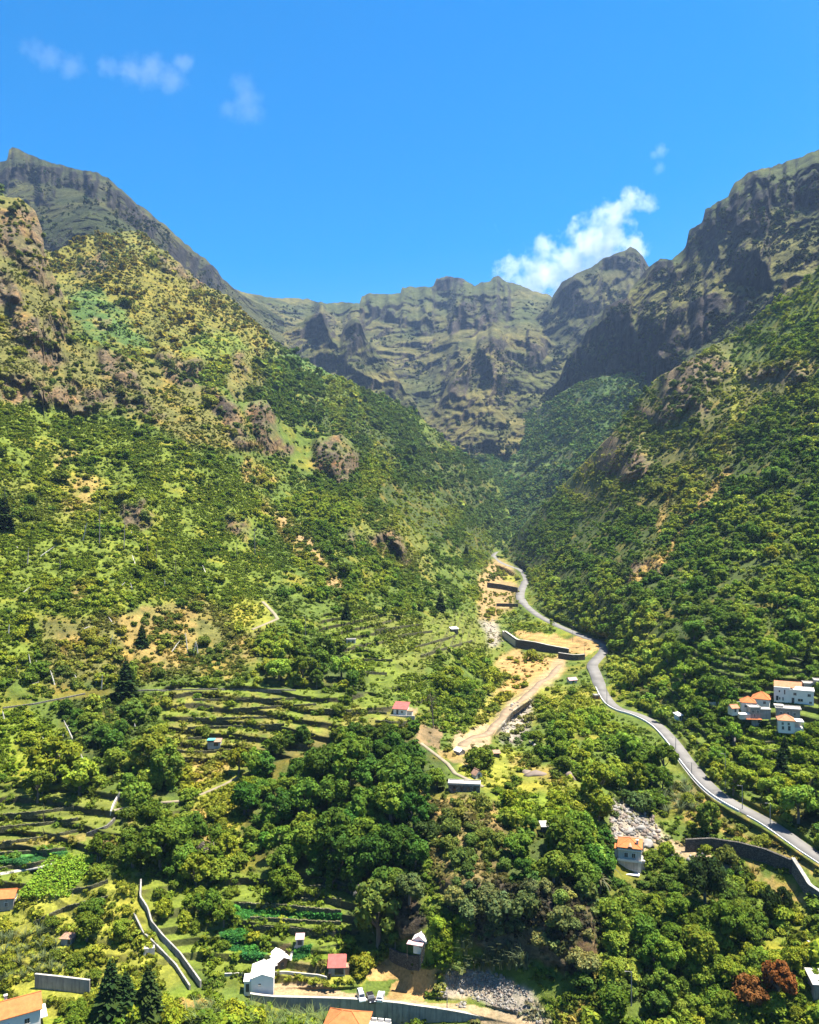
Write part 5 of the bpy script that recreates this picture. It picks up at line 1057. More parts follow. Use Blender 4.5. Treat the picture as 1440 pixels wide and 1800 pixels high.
house('hillside_house', 'small white house under a bright orange hipped roof beside the long white house', 'house', 1337, 1240, 303, 6.6, 6.4, 2.5, -.5, M['white'], M['tile'], 'hip', 2.7, [('r', 3, .8, 1, 1.), ('f', 1.5, .8, .9, 1.)], base=3)
house('hillside_house', 'small house with a low orange roof in front of the bright orange hipped roof', 'house', 1316, 1247, 297, 5.2, 5.0, 2.6, -.3, M['white'], M['tile'], 'hip', 2.2, [('f', -1, .8, 1, 1.), ('f', 1.2, .8, .8, 1.)], base=3)
h3 = house('flat_roofed_house', 'grey flat roofed house with dark windows below the small orange roofs', 'house', 1328, 1258, 292, 3.8, 4.5, 2.9, -.1, M['grey'], M['concp'], 'flat', wins=[('f', -.8, 1.2, .9, .9), ('f', .9, 1.2, .8, .9), ('f', -.3, -.6, .7, 1.2)], base=3.5, ov=.3)
extra(h3, 'terrace_slab', M['white'], (-6.2, -1.95, -.5, 2.6, .3, .55)); extra(h3, 'terrace_wall', M['wall2'], (-6., -1.95, -.4, 2.5, -1.5, .297)); extra(h3, 'right_slab', M['concp'], (1.95, 6.2, .2, 3.8, 2.4, 2.6)); extra(h3, 'right_wall', M['grey'], (1.95, 6., .5, 3.6, -1.5, 2.397)); extra(h3, 'lean_to', M['tile'], (-3.8, 2.2, -1.6, -.05, -1.25, -1.1))
house('roadside_store', 'little rust orange roofed store at the left end of the hillside houses', 'shed', 1293, 1252, 293, 2.8, 3, 1.7, .2, M['wall2'], M['tilep'], 'gable', .9, [('f', 0, .1, .8, 1.4, 'door')], base=2)
h4 = house('flat_roofed_house', 'grey concrete flat roofed house below the long white house', 'house', 1386, 1262, 290, 8.4, 5, 3.3, -.35, M['grey'], M['concp'], 'flat', wins=[('f', -2.6, 1.3, .7, .9), ('f', -.2, 1.3, .9, 1.), ('f', 2.2, 1.2, .8, 1.), ('f', -1.4, .3, .6, 1.6, 'door')], base=3.5, ov=.45)
extra(h4, 'porch_roof', M['concp'], (-5.0, -1.5, 1.5, 4.5, 4.1, 4.3)); extra(h4, 'porch_wall', M['wall2'], (-4.9, -1.6, 1.6, 4.4, 3.6, 4.097))
h5 = house('hillside_house', 'lowest white house of the hillside group with faded orange hipped roof and carport', 'house', 1383, 1283, 281, 5.6, 5, 3.4, -.3, M['white'], M['tilep'], 'hip', 2.0, [('f', -1.4, 1.9, .7, .9), ('f', .7, 1.9, .7, .9), ('f', -1.3, .1, .8, 1.2), ('f', .9, -.2, .9, 1.7, 'door')], base=3)
extra(h5, 'carport_roof', M['metal'], (2.9, 6.0, -.2, 4.6, 3.3, 3.5)); extra(h5, 'carport_wall', M['wall2'], (2.81, 5.8, 0, 4.4, -2.5, .9), (5.5, 5.8, .1, .4, .903, 3.297), (2.9, 5.8, 4.1, 4.4, .903, 3.297))
h6 = house('flat_roofed_house', 'pale grey unfinished flat roofed house behind the long white house', 'house', 1424, 1216, 312, 4.4, 4.5, 3.1, -.3, M['concp'], M['concp'], 'flat', wins=[('f', -1, 1.2, 1.1, .8), ('r', 2, 1, 1, 1.)], base=4, ov=.3)
house('hillside_house', 'narrow house with a small orange roof between the long white house and the grey one', 'house', 1408, 1216, 318, 3.6, 4, 2.3, -.3, M['white'], M['tilep'], 'gable', 1.2, base=3)
house('flat_roofed_house', 'grey house cut by the right edge above the long white house', 'house', 1443, 1214, 322, 4.6, 4.5, 3.8, -.3, M['grey'], M['concp'], 'flat', wins=[('f', -1.2, 1.5, .9, 1.), ('f', .8, 1.5, .9, 1.)], base=4, ov=.2)
house('hut', 'tan shed half hidden in bushes below the grey flat roofed house', 'hut', 1334, 1271, None, 2.6, 2.4, 1.6, .2, M['concp'], M['tilep'], 'shed', .5, [('f', 0, .1, .7, 1.2, 'door')], base=1.5)
house('hut', 'tiny white hut in the trees above the asphalt road', 'hut', 1196, 1268, None, 2.2, 2.2, 1.7, .5, M['white'], M['metal'], 'shed', .6, [('f', 0, .1, .7, 1.3, 'door')], base=1.5, dz=.6)
# lower left and bottom houses
hb = house('farmhouse', 'white house with an orange gabled roof in the bottom left corner', 'house', 30, 1825, 176, 9.5, 6.4, 5.2, .52, M['white'], M['tile'], 'gable', 1.8, [('f', -2, 2.6, 1, 1.1), ('f', 2, 2.6, 1, 1.1), ('r', 2, 3.1, .8, .9), ('r', 4.2, 3.1, .8, .9), ('r', 3.2, .3, .9, 2., 'door')], base=4, chimney=(-2, 4, 7.3))
extra(hb, 'gable_canopy', M['white'], (4.753, 6.2, .6, 5.8, 2.5, 2.7))
house('farmhouse', 'grey walled house with an orange roof at the left edge beside the vine trellis', 'house', 4, 1600, None, 5.6, 4.6, 3.2, .15, M['grey'], M['tile'], 'gable', 1.2, [('f', 1, 1, .8, 1.), ('f', -1, .1, .9, 1.9, 'door'), ('r', 2, 1, .8, 1.)], base=3)
hc = house('riverside_house', 'house with orange hipped roof cut by the bottom edge in front of the river wall', 'house', 604, 1852, 160, 8.2, 6.4, 5.3, -.16, M['white'], M['tile'], 'hip', 2.2, [('f', -2, 2.6, 1, 1.1), ('f', 2, 2.6, 1, 1.1), ('r', 3, 2.6, 1, 1.1)], base=3, dz=-.9)
extra(hc, 'roof_terrace', M['concp'], (4.103, 8.6, .4, 6, -1.5, 4.3)); extra(hc, 'terrace_parapet', M['white'], (4.5, 5.6, 5.7, 5.95, 4.303, 4.9), (5.9, 7.0, 5.7, 5.95, 4.303, 4.9), (7.3, 8.5, 5.7, 5.95, 4.303, 4.9))
# huts among the plots
ws = house('white_shed', 'white gabled sheet metal shed beside the river yard', 'shed', 461, 1744, 191.5, 5.3, 6.2, 3.3, .12, M['metal'], M['white'], 'gable', .9, [('f', -.6, 1.7, .5, .4)], base=1.2, ov=.12, th=.1, axis='y')
extra(ws, 'annex', M['white'], (-4.3, -2.653, .5, 3.6, -1, 2.5)); extra(ws, 'annex_door', M['dark'], (-3.9, -3.1, .44, .497, 0, 1.9)); extra(ws, 'annex_roof', M['metal'], (-4.4, -2.66, .3, 3.7, 2.503, 2.62))
wr = house('garden_hut', 'hut with white corrugated roof in two pieces beside the ploughed plot', 'hut', 498, 1702, None, 3.2, 4.4, 2.0, .55, M['wood'], M['metal'], 'gable', .8, [('f', -.3, 0, .9, 1.5, 'door')], base=1, ov=.45, th=.08, axis='y')
extra(wr, 'porch_roof', M['metal'], (-3.0, -1.7, -.6, 3.0, 1.5, 1.6)); extra(wr, 'porch_post', M['wood'], (-2.9, -2.78, -.5, -.38, -1, 1.497), (-2.9, -2.78, 2.7, 2.82, -1, 1.497))
rr = house('garden_hut', 'open hut with a red sheet roof among the garden plots', 'hut', 592, 1714, None, 4.0, 3.2, 1.9, .03, M['grey'], M['red'], 'shed', 1.2, [('f', .6, .1, 2.2, 1.5, 'bay')], base=1, ov=.3, th=.08)
extra(rr, 'side_store', M['rust'], (2.003, 3.0, .6, 2.8, -1, 1.5)); tk = MB(); tk.disc((-1.7, -.9, .5), .45, 'z', .55); tk.build('barrel', M['cark'], rr)
house('garden_hut', 'little grey hut with pinkish roof above the dark green plot', 'hut', 527, 1662, None, 1.9, 1.8, 1.5, .05, M['grey'], M['pink'], 'shed', .5, [('f', 0, .1, 1.1, 1.2, 'bay')], base=.8, ov=.2, th=.08)
wg = house('hillside_hut', 'white gabled hut with pink awning on the stone terrace above the orange field', 'hut', 737, 1668, 197, 3.0, 3.8, 2.2, -.3, M['white'], M['white'], 'gable', 1.0, [('f', .3, .4, .7, 1.6, 'door'), ('r', 2.4, 1.6, .7, .8)], base=2, ov=.3, th=.1, axis='y')
extra(wg, 'awning', M['pink'], (-2.7, 1.3, -1.9, -.06, 1.7, 1.82)); extra(wg, 'awning_post', M['wood'], (-2.6, -2.48, -1.8, -1.68, -2, 1.697), (1.1, 1.22, -1.8, -1.68, -2, 1.697)); extra(wg, 'side_room', M['white'], (1.503, 3.2, .3, 3.2, -2, 1.7))
house('hillside_hut', 'small thatch brown hut in the grass right of the reeds at lower left', 'hut', 116, 1660, None, 2.8, 2.6, 1.4, -.1, M['grey'], M['rust'], 'hip', .8, [('f', .8, .1, .8, 1.2, 'bay')], base=1, ov=.35, th=.1)
tq = house('terrace_shed', 'tumbledown terrace shed covered with a turquoise tarp', 'shed', 376, 1312, None, 4.6, 2.6, 1.6, 0, M['concp'], M['rust'], 'shed', .5, [('f', .8, .1, 1.6, 1.2, 'bay')], base=1, ov=.25, th=.08)
extra(tq, 'tarp', M['turq'], (-2.5, .2, -.4, 2.4, 2.25, 2.33))
rh = house('terrace_house', 'small house with a pinkish red roof on the end of the stone terraces', 'house', 703, 1257, None, 5.2, 4.4, 2.4, -.25, M['white'], M['red'], 'shed', 1.5, [('f', -1, .3, .8, 1.7, 'door'), ('f', .9, .9, .8, .8)], base=1.5, ov=.4, th=.12)
extra(rh, 'yard_wall', M['concp'], (2.7, 6.5, -2.2, -1.9, -1.5, .6), (-3.5, 2.6, -2.2, -1.9, -1.5, .4)); extra(rh, 'side_roof', M['tilep'], (2.75, 4.8, .5, 3.2, 1.6, 1.75)); extra(rh, 'side_wall', M['wall2'], (2.61, 4.6, .7, 3., -1.5, 1.597))
rn = house('stone_ruin', 'roofless flat stone ruin with dark openings at the cliff top', 'ruin', 816, 1391, None, 9.6, 3.4, 1.9, -.12, M['stonep'], M['concp'], 'flat', wins=[('f', -3, .1, .9, 1.3, 'bay'), ('f', -.8, .1, .7, 1.3, 'bay'), ('f', 1.2, .1, .8, 1.3, 'bay'), ('f', 3.2, .3, .8, 1., 'bay')], base=1.5, ov=.15)
house('hut', 'little gabled hut with brown front beside the cliff top ruin', 'hut', 842, 1368, None, 2.4, 2.4, 1.2, .5, M['wall2'], M['rust'], 'gable', 1.3, [('f', 0, .05, .9, 1.3, 'door')], base=1, ov=.25, th=.08, axis='y')
house('hut', 'low white roofed hut at the lower end of the dirt track', 'hut', 813, 1326, None, 2.4, 3.4, 1.0, .6, M['grey'], M['white'], 'gable', .8, base=1, ov=.2, th=.08, axis='y')
house('hut', 'brown sheet metal hut on the orange ground below the dam', 'hut', 934, 1154, None, 3.4, 3, 2, .1, M['rust'], M['rust'], 'shed', .5, [('f', 0, .1, 1., 1.5, 'door')], base=1.5)
house('hut', 'pinkish hut in the bushes left of the pale road', 'hut', 1008, 1201, None, 4.0, 3.2, 1.6, .3, M['wall2'], M['pink'], 'gable', .9, [('f', 0, .1, 1., 1.3, 'door')], base=1.5)
house('hut', 'small brick coloured hut right beside the pale road', 'hut', 1050, 1229, None, 2.4, 2.2, 1.5, .2, M['tilep'], M['concp'], 'flat', wins=[('f', 0, .1, .8, 1.2, 'door')], base=1.5, ov=.15)
house('hut', 'grey stone hut on the meadow below the dirt track', 'hut', 874, 1331, None, 1.8, 1.8, 1.3, .1, M['stonep'], M['rust'], 'shed', .4, [('f', 0, .1, .6, 1., 'door')], base=1)
house('hut', 'grey hut cut by the right edge near the rust red trees', 'hut', 1446, 1752, None, 3.6, 4, 2.6, -.1, M['conc'], M['concp'], 'shed', .9, [('f', 0, .1, .9, 1.7, 'door')], base=1.5)
house('hut', 'white roofed hut among the trees left of the white house', 'hut', 1022, 1486, None, 3.0, 2.6, 2.6, .1, M['wall2'], M['white'], 'shed', .5, [('f', .5, .1, .8, 1.5, 'door')], base=1.5, dz=1)
house('hut', 'long grey roofed hut above the bright vines left of the white roofed hut', 'hut', 968, 1468, None, 4.6, 2.4, 1.8, .05, M['stone'], M['concp'], 'shed', .4, [('f', .5, .1, .8, 1.3, 'door')], base=1.5, dz=.5)
house('hut', 'pale terrace hut among the vegetable terraces above the dark grove', 'hut', 617, 1131, None, 4.6, 3, 1.7, 0, M['concp'], M['concp'], 'flat', wins=[('f', -1, .1, .9, 1.3, 'bay'), ('f', 1, .1, .9, 1.3, 'bay')], base=1.5, ov=.1)
house('hut', 'stone hut on the far terraces by the river bed', 'hut', 800, 1112, None, 4.2, 3.4, 2.2, .3, M['stonep'], M['metal'], 'shed', .6, [('f', 0, .1, .9, 1.6, 'door')], base=1.5)

# ---------------------------------------------------------------- walls
def wall_px(name, label, pts, h, th, mat, below=1.5, cat='wall', jag=0, group=None, Ys=None, n=10, cap=None):
    q = []
    for k, (a, b) in enumerate(zip(pts, pts[1:])):
        m = max(1, int(math.hypot(b[0] - a[0], b[1] - a[1]) / n))
        for j in range(m):
            t = j / m; y_ = None if Ys is None else Ys[k] + (Ys[k + 1] - Ys[k]) * t
            X, Y = a[0] + (b[0] - a[0]) * t, a[1] + (b[1] - a[1]) * t
            q.append(G(X, Y) if y_ is None else Vector(P(X, Y, y_)))
    q.append(G(*pts[-1]) if Ys is None else Vector(P(*pts[-1], Ys[-1])))
    return strip_wall(name, label, cat, q, h, th, mat, below, group, jag, cap=cap)
# river wall: panels between joints
RW = [(440, 1747), (483, 1752), (567, 1754), (635, 1757), (700, 1763), (720, 1766), (785, 1775), (843, 1786), (885, 1796), (945, 1813), (1010, 1836)]
rwY = [190, 190.5, 191, 190.5, 189.5, 189, 187, 185, 183, 180, 176]
rw = empty('river_wall', P(720, 1766, 189), 'long stained concrete river wall along the front of the yard', 'wall')
tp = [Vector(P(x, y, Yv)) for (x, y), Yv in zip(RW, rwY)]; sp = smooth(tp, 3); org = Vector(P(720, 1766, 189))
for i in range(len(sp) - 1):
    a, c = sp[i] - org, sp[i + 1] - org; d = (c - a); d.z = 0; L_ = d.length; d.normalize(); s = Vector((d.y, -d.x, 0)); c = c - d * .05
    b = MB(); b.hexa([a - s * .1 - Vector((0, 0, 6)), a + s * .55 - Vector((0, 0, 6)), c + s * .55 - Vector((0, 0, 6)), c - s * .1 - Vector((0, 0, 6))][::-1], [a - s * .1, a + s * .28, c + s * .28, c - s * .1][::-1]); b.build('wall_panel', M['conc'], rw)
cpb = MB()
for i in range(len(sp) - 1):
    a, c = sp[i] - org, sp[i + 1] - org; s = side(sp, i); s2 = side(sp, i + 1)
    cpb.hexa([a - s * .3 + Vector((0, 0, .004)), a + s * .36 + Vector((0, 0, .004)), c + s2 * .36 + Vector((0, 0, .004)), c - s2 * .3 + Vector((0, 0, .004))][::-1], [a - s * .3 + Vector((0, 0, .2)), a + s * .36 + Vector((0, 0, .2)), c + s2 * .36 + Vector((0, 0, .2)), c - s2 * .3 + Vector((0, 0, .2))][::-1])
cpb.build('coping', M['concp'], rw)
# riverside retaining wall at right, dams
wall_px('retaining_wall', 'long dark curved stone retaining wall below the road bank', [(1205, 1497), (1250, 1495), (1300, 1503), (1345, 1515), (1392, 1535)], 3.6, .8, M['stone'], 2)
wall_px('retaining_wall', 'tall grey end of the curved retaining wall at the right edge', [(1394, 1534), (1408, 1556), (1424, 1582), (1446, 1598)], lambda t: 3.8, .8, M['stonep'], 2, cap=(M['conc'], .1, .25))
dm = wall_px('check_dam', 'long dark stone dam across the orange river terrace', [(888, 1122), (910, 1138), (965, 1147), (1000, 1151)], lambda t: 5.0 - 3 * max(0, t - .5), 1.2, M['stone'], 2, 'dam', cap=(M['concp'], .05, .3))
wall_px('check_dam', 'short dark right end of the river dam beside the road', [(982, 1157), (1010, 1161), (1028, 1160)], 3.2, 1.0, M['stone'], 2, 'dam', cap=(M['concp'], .05, .25))
wall_px('wing_wall', 'pale concrete wing wall at the left end of the long dam', [(884, 1119), (895, 1128), (907, 1137)], 4.2, 1.0, M['concp'], 2)
wall_px('check_dam', 'dark dam with green slope above it at the head of the river bed', [(857, 1031), (880, 1034), (910, 1040)], 4.0, 1.5, M['stone'], 1, 'dam', Ys=[790, 780, 770])
wall_px('check_dam', 'smallest dark dam below the upper dam', [(873, 1064), (911, 1065)], 1.8, 1.5, M['stone'], 1, 'dam', Ys=[700, 695])
wall_px('garden_wall', 'grey concrete wall in the grass above the bottom left house', [(62, 1736), (100, 1740), (158, 1747)], 3.2, .4, M['conc'], 2, cap=(M['concp'], .05, .15))
wall_px('channel_wall', 'right hand wall of the steep concrete water channel', [(248, 1556), (247, 1585), (260, 1607), (267, 1630), (287, 1655), (317, 1686), (353, 1736)], 1.7, .4, M['conc'], 1.5)
wall_px('channel_wall', 'left hand wall of the steep concrete water channel', [(236, 1612), (252, 1645), (276, 1668), (309, 1702), (334, 1740)], 1.1, .4, M['conc'], 1.5)
wall_px('channel_outfall', 'pale concrete block beside the channel', [(252, 1678), (272, 1676)], 1.8, 1.6, M['concp'], 1.5)
wall_px('slope_wall', 'crooked pale wall stepping up the terraces left of the dark trees', [(152, 1470), (170, 1463), (188, 1456), (202, 1442)], 1.0, .5, M['stonep'], 1.)
wall_px('slope_wall', 'steep pale upper piece of the crooked wall on the terraces', [(195, 1432), (199, 1420), (205, 1408), (210, 1398)], 1.1, .5, M['concp'], 1.)
wall_px('path_wall', 'long pale wall along the path above the left slope', [(5, 1245), (60, 1238), (110, 1228), (150, 1220)], .4, .6, M['stonep'], 1.)
wall_px('path_wall', 'pale wall along the path at the top of the stone terraces', [(215, 1216), (260, 1214), (320, 1213), (400, 1212), (520, 1214)], .4, .6, M['stonep'], 1.)
wall_px('terrace_wall', 'pale wall below the garden huts', [(395, 1716), (440, 1714), (500, 1712), (560, 1718), (575, 1722)], .7, .35, M['concp'], .8)
wall_px('hut_terrace_wall', 'curved dark stone wall holding the hut terrace above the orange field', [(686, 1684), (700, 1692), (720, 1698), (738, 1699)], 2.7, .6, M['stone'], 2)
wall_px('hut_terrace_wall', 'pale end of the hut terrace wall above the orange field', [(738, 1698), (743, 1686), (746, 1676)], 2.6, .6, M['stonep'], 2)
wall_px('ravine_wall', 'dark stone wall of the gully beside the hillside terraces', [(1276, 1298), (1290, 1302), (1292, 1318)], 3.0, .6, M['stone'], 2)
wall_px('road_step_wall', 'pale road level wall left of the hillside houses', [(1232, 1240), (1262, 1239), (1305, 1238)], 1.1, .5, M['concp'], 1.2)
wall_px('lane_wall', 'grey lane wall at the right edge below the retaining wall', [(1420, 1662), (1445, 1680)], 1.2, .5, M['concp'], 1.2)
# dry stone terrace walls one can tell apart: row by row, each its own place
TW = [('left terraces', [[(0, 1436), (60, 1432), (130, 1422)], [(0, 1458), (70, 1452), (138, 1442)], [(0, 1485), (75, 1476), (140, 1462)], [(0, 1503), (70, 1500), (115, 1495)], [(0, 1530), (60, 1522), (112, 1512)], [(120, 1570), (160, 1563), (190, 1552)], [(60, 1625), (120, 1598), (190, 1580)]]),
      ('stone terraces', [[(340, 1232), (420, 1233), (520, 1230)], [(410, 1249), (470, 1246), (556, 1240)], [(330, 1266), (410, 1265), (490, 1262)], [(330, 1282), (420, 1280), (500, 1276)], [(560, 1250), (620, 1252), (680, 1256)], [(660, 1270), (700, 1273), (735, 1272)], [(330, 1300), (355, 1300)], [(300, 1322), (350, 1325), (430, 1320)], [(300, 1340), (350, 1340)]]),
      ('vegetable terraces', [[(545, 1562), (575, 1562)], [(530, 1584), (600, 1586)], [(420, 1592), (500, 1596), (600, 1606)], [(440, 1617), (510, 1622), (600, 1626)], [(445, 1632), (520, 1637), (590, 1643)]]),
      ('far terraces', [[(640, 1184), (680, 1186)], [(640, 1162), (690, 1163)], [(620, 1145), (655, 1147)], [(660, 1110), (740, 1100)], [(700, 1120), (760, 1112)], [(730, 1140), (800, 1120)], [(740, 1155), (830, 1128)]]),
      ('hillside terraces', [[(1310, 1158), (1350, 1155), (1400, 1160), (1430, 1175)], [(1240, 1209), (1300, 1212)], [(1345, 1308), (1380, 1305)], [(1335, 1322), (1385, 1324)], [(1355, 1338), (1420, 1335)], [(1220, 1232), (1240, 1230)]])]
ORD = ['topmost', 'second', 'third', 'fourth', 'fifth', 'sixth', 'seventh', 'eighth', 'ninth']
WHERE = {'left terraces': 'of the grass terraces at the left edge', 'stone terraces': 'of the wide stone terraces below the long path', 'vegetable terraces': 'of the vegetable terraces above the white shed', 'far terraces': 'of the far terraces left of the river bed', 'hillside terraces': 'of the green terraces around the white houses'}
for g, ws_ in TW:
    for i, w_ in enumerate(ws_):
        wall_px('terrace_wall', f'{ORD[i]} dry stone wall {WHERE[g]}', w_, .95 * max(1., float(depth(LA, *w_[0])) / 330), .5, M['mossy'], 1., jag=.12, group='dry stone terrace walls', n=9)

# ---------------------------------------------------------------- cars
def make_car(label, paint, x, y, Y, rz, h=1.5, kind='suv', L_=4.3, W_=1.8):
    p = Vector(P(x, y, Y)); p.z = CAMZ - 115.85; t = empty('parked_car', p, label, 'car', rz, 'cars parked on the river yard', .9)
    # x forward; profile of the body, lofted across the width
    if kind == 'van': prof = [(-2.15, .35), (-2.15, 1.0), (-2.05, 1.75), (-1.6, 1.85), (.9, 1.85), (1.45, 1.15), (2.05, 1.0), (2.15, .6), (2.12, .35)]
    else: prof = [(-2.15, .35), (-2.15, .95), (-1.9, 1.02), (-1.55, 1.42), (-.9, 1.52), (.3, 1.48), (.95, 1.02), (1.95, .88), (2.15, .6), (2.12, .35)]
    k = h / 1.5 if kind != 'van' else 1.
    b = MB(); n = len(prof); rows = []
    for yy, inset in ((-W_ / 2, .13), (-W_ / 2 + .06, .0), (W_ / 2 - .06, .0), (W_ / 2, .13)):
        i0 = len(b.v)
        for (px_, pz) in prof:
            tum = max(0, pz - .95) * .28 * (1 if yy < 0 else -1); b.v.append((px_ * (1 - inset * .25), yy + tum, .35 + (pz * k - .35) * (1 - inset * .3)))
        rows.append(i0)
    for a, c in zip(rows, rows[1:]):
        for i in range(n): b.f.append((a + i, a + (i + 1) % n, c + (i + 1) % n, c + i))
    b.f.append(tuple(rows[0] + i for i in range(n))[::-1]); b.f.append(tuple(rows[-1] + i for i in range(n)))
    b.build('body', paint, t)
    g = MB(); zt = 1.80 if kind == 'van' else 1.43 * k
    fx0, fx1 = (.95, 1.42) if kind == 'van' else (.36, .93); fz = 1.17 if kind == 'van' else 1.04 * k
    w1, w2 = W_ / 2 - .30, W_ / 2 - .14
    g.face([(fx1, -w2, fz + .02), (fx1, w2, fz + .02), (fx0 + .03, w1, zt + .03), (fx0 + .03, -w1, zt + .03)]); g.face([(fx1 - .03, -w2, fz - .02), (fx1 - .03, w2, fz - .02), (fx0, w1, zt - .02), (fx0, -w1, zt - .02)][::-1])
    g.build('windscreen', M['glass'], t)
    rw_ = MB(); rx0, rx1 = (-2.11, -2.18) if kind == 'van' else (-1.60, -1.92); rw_.hexa([(rx1, -w2, 1.05 * k), (rx1, w2, 1.05 * k), (rx1 + .05, w2, 1.05 * k), (rx1 + .05, -w2, 1.05 * k)], [(rx0, -w1, zt - .05), (rx0, w1, zt - .05), (rx0 + .05, w1, zt - .05), (rx0 + .05, -w1, zt - .05)]); rw_.build('rear_window', M['glass'], t)
    for sy in (-1, 1):
        sw = MB(); ya, yb_ = sy * (W_ / 2 - .035), sy * (W_ / 2 - .15)
        x0_, x1_ = (-1.9, .9) if kind == 'van' else (-1.45, .45)
        q = [(x0_, ya, 1.02 * k), (x1_ + .3, ya, 1.02 * k), (x1_ - .1, yb_, zt - .08), (x0_ + .1, yb_, zt - .08)]
        sw.hexa(q, [(a, c + sy * .03, z) for a, c, z in q]); sw.build('side_window', M['glass'], t)
        hl = MB(); hl.box(2.0, 2.13, sy * .62 - .18, sy * .62 + .18, .64, .80); hl.build('headlight', M['lamp'], t)
        tl = MB(); tl.box(-2.18, -2.1, sy * .70 - .1, sy * .70 + .1, .75, .98); tl.build('tail_light', M['tail'], t)
        for wx in (-1.32, 1.35):
            ty = MB(); ty.disc((wx, sy * (W_ / 2 - .09), .32), .32, 'y', .11, 14); w = ty.build('wheel', M['rubber'], t); ri = MB(); ri.disc((wx, sy * (W_ / 2 + .022), .32), .19, 'y', .012, 10); ri.build('rim', M['chrome'], w)
    rr_ = MB()
    for sy in (-1, 1): rr_.tube([(-1.3, sy * .6, zt + .12), (.1, sy * .6, zt + .12)], [.03, .03], 5)
    rr_.build('roof_rail', M['cark'], t)
    return t
make_car('white van, leftmost of the three parked cars', M['carw'], 635, 1746, 191.3, R(-76), kind='van')
make_car('black car parked between the two pale ones', M['cark'], 652, 1748, 190.8, R(-74))
make_car('silver white car with dark rear window, rightmost of the three parked', M['cars'], 669, 1747, 191.3, R(83))

# ---------------------------------------------------------------- poles, dead trunks, trellis, reeds, rocks
for x, y, yt, lb in ((1067, 1241, 1193, 'tallest lamp pole beside the pale stretch of road'), (1007, 1129, 1101, 'thin pole above the far dam road'), (1028, 1158, 1134, 'thin pole at the right end of the dam'), (1188, 1319, 1296, 'pole on the road edge at the top of the long bend'), (1216, 1364, 1340, 'pole on the white parapet of the road bend'), (1275, 1390, 1325, 'tall pole standing above the road among bushes'), (1305, 1424, 1381, 'pole on the road edge in front of trees'), (1354, 1455, 1412, 'pole on the road edge nearest the right edge'),
                     (786, 1776, 1744, 'thin pole on the river wall coping'), (1110, 1768, 1708, 'thin grey pole rising from the bushes at the bottom'), (1366, 1290, 1264, 'thin pole beside the lowest white house'), (537, 1118, 1082, 'thin pole on the trail meadow edge'), (905, 1010, 990, 'thin pole beside the far pale road')):
    p = G(x, y); h_ = (y - yt) / F * p.y; t = empty('utility_pole', p, lb, 'pole', 0, 'poles along the road and yard')
    b = MB(); b.tube([(0, 0, -.8), (0, 0, h_ * .5), (0, 0, h_)], [.13, .11, .08], 7); b.build('shaft', M['pole'], t)
    b = MB(); b.tube([(0, 0, h_ - .15), (-.6, 0, h_ + .05), (-1.1, 0, h_ + .05)], [.05, .05, .05], 5); b.box(-1.5, -1.05, -.1, .1, h_ - .02, h_ + .1); b.build('arm', M['pole'], t)
DT = [(437, 300, 463, 200), (525, 320, 525, 90, 1), (653, 350, 655, 190, 1), (720, 300, 680, 250), (715, 425, 685, 375), (205, 385, 275, 325), (105, 350, 80, 330), (108, 585, 145, 545), (580, 860, 597, 795), (598, 740, 575, 700), (990, 890, 978, 785), (905, 885, 938, 830), (1020, 910, 1033, 830), (1045, 910, 1036, 830), (165, 965, 155, 895), (197, 975, 190, 930), (150, 1065, 200, 1048), (515, 1060, 490, 1025), (535, 1085, 543, 1005), (385, 1345, 340, 1245), (460, 1500, 415, 1385), (250, 1395, 222, 1335), (22, 1240, 15, 1195), (330, 1350, 335, 1320), (415, 1050, 395, 1005), (260, 1005, 260, 985), (145, 430, 145, 335, 1), (318, 455, 318, 395, 1), (18, 230, 20, 10, 2), (1345, 380, 1345, 225, 1), (1250, 400, 1250, 300, 2), (870, 540, 870, 505), (1095, 600, 1095, 540), (780, 390, 775, 290, 2), (825, 430, 825, 330, 2), (930, 490, 925, 380, 2), (290, 1060, 262, 985), (620, 560, 650, 600), (830, 490, 800, 465), (1090, 480, 1060, 430), (700, 560, 690, 520), (90, 1000, 88, 960, 2), (680, 1290, 676, 1260), (715, 1290, 710, 1262), (45, 790, 50, 740), (108, 940, 110, 905), (127, 930, 125, 895), (440, 765, 470, 755)]
def dead_zone(x, y):
    return 'on the fern slope below the rock faces' if y < 1000 else 'near the dry patches above the long path' if y < 1215 else 'on the slope below the long path'
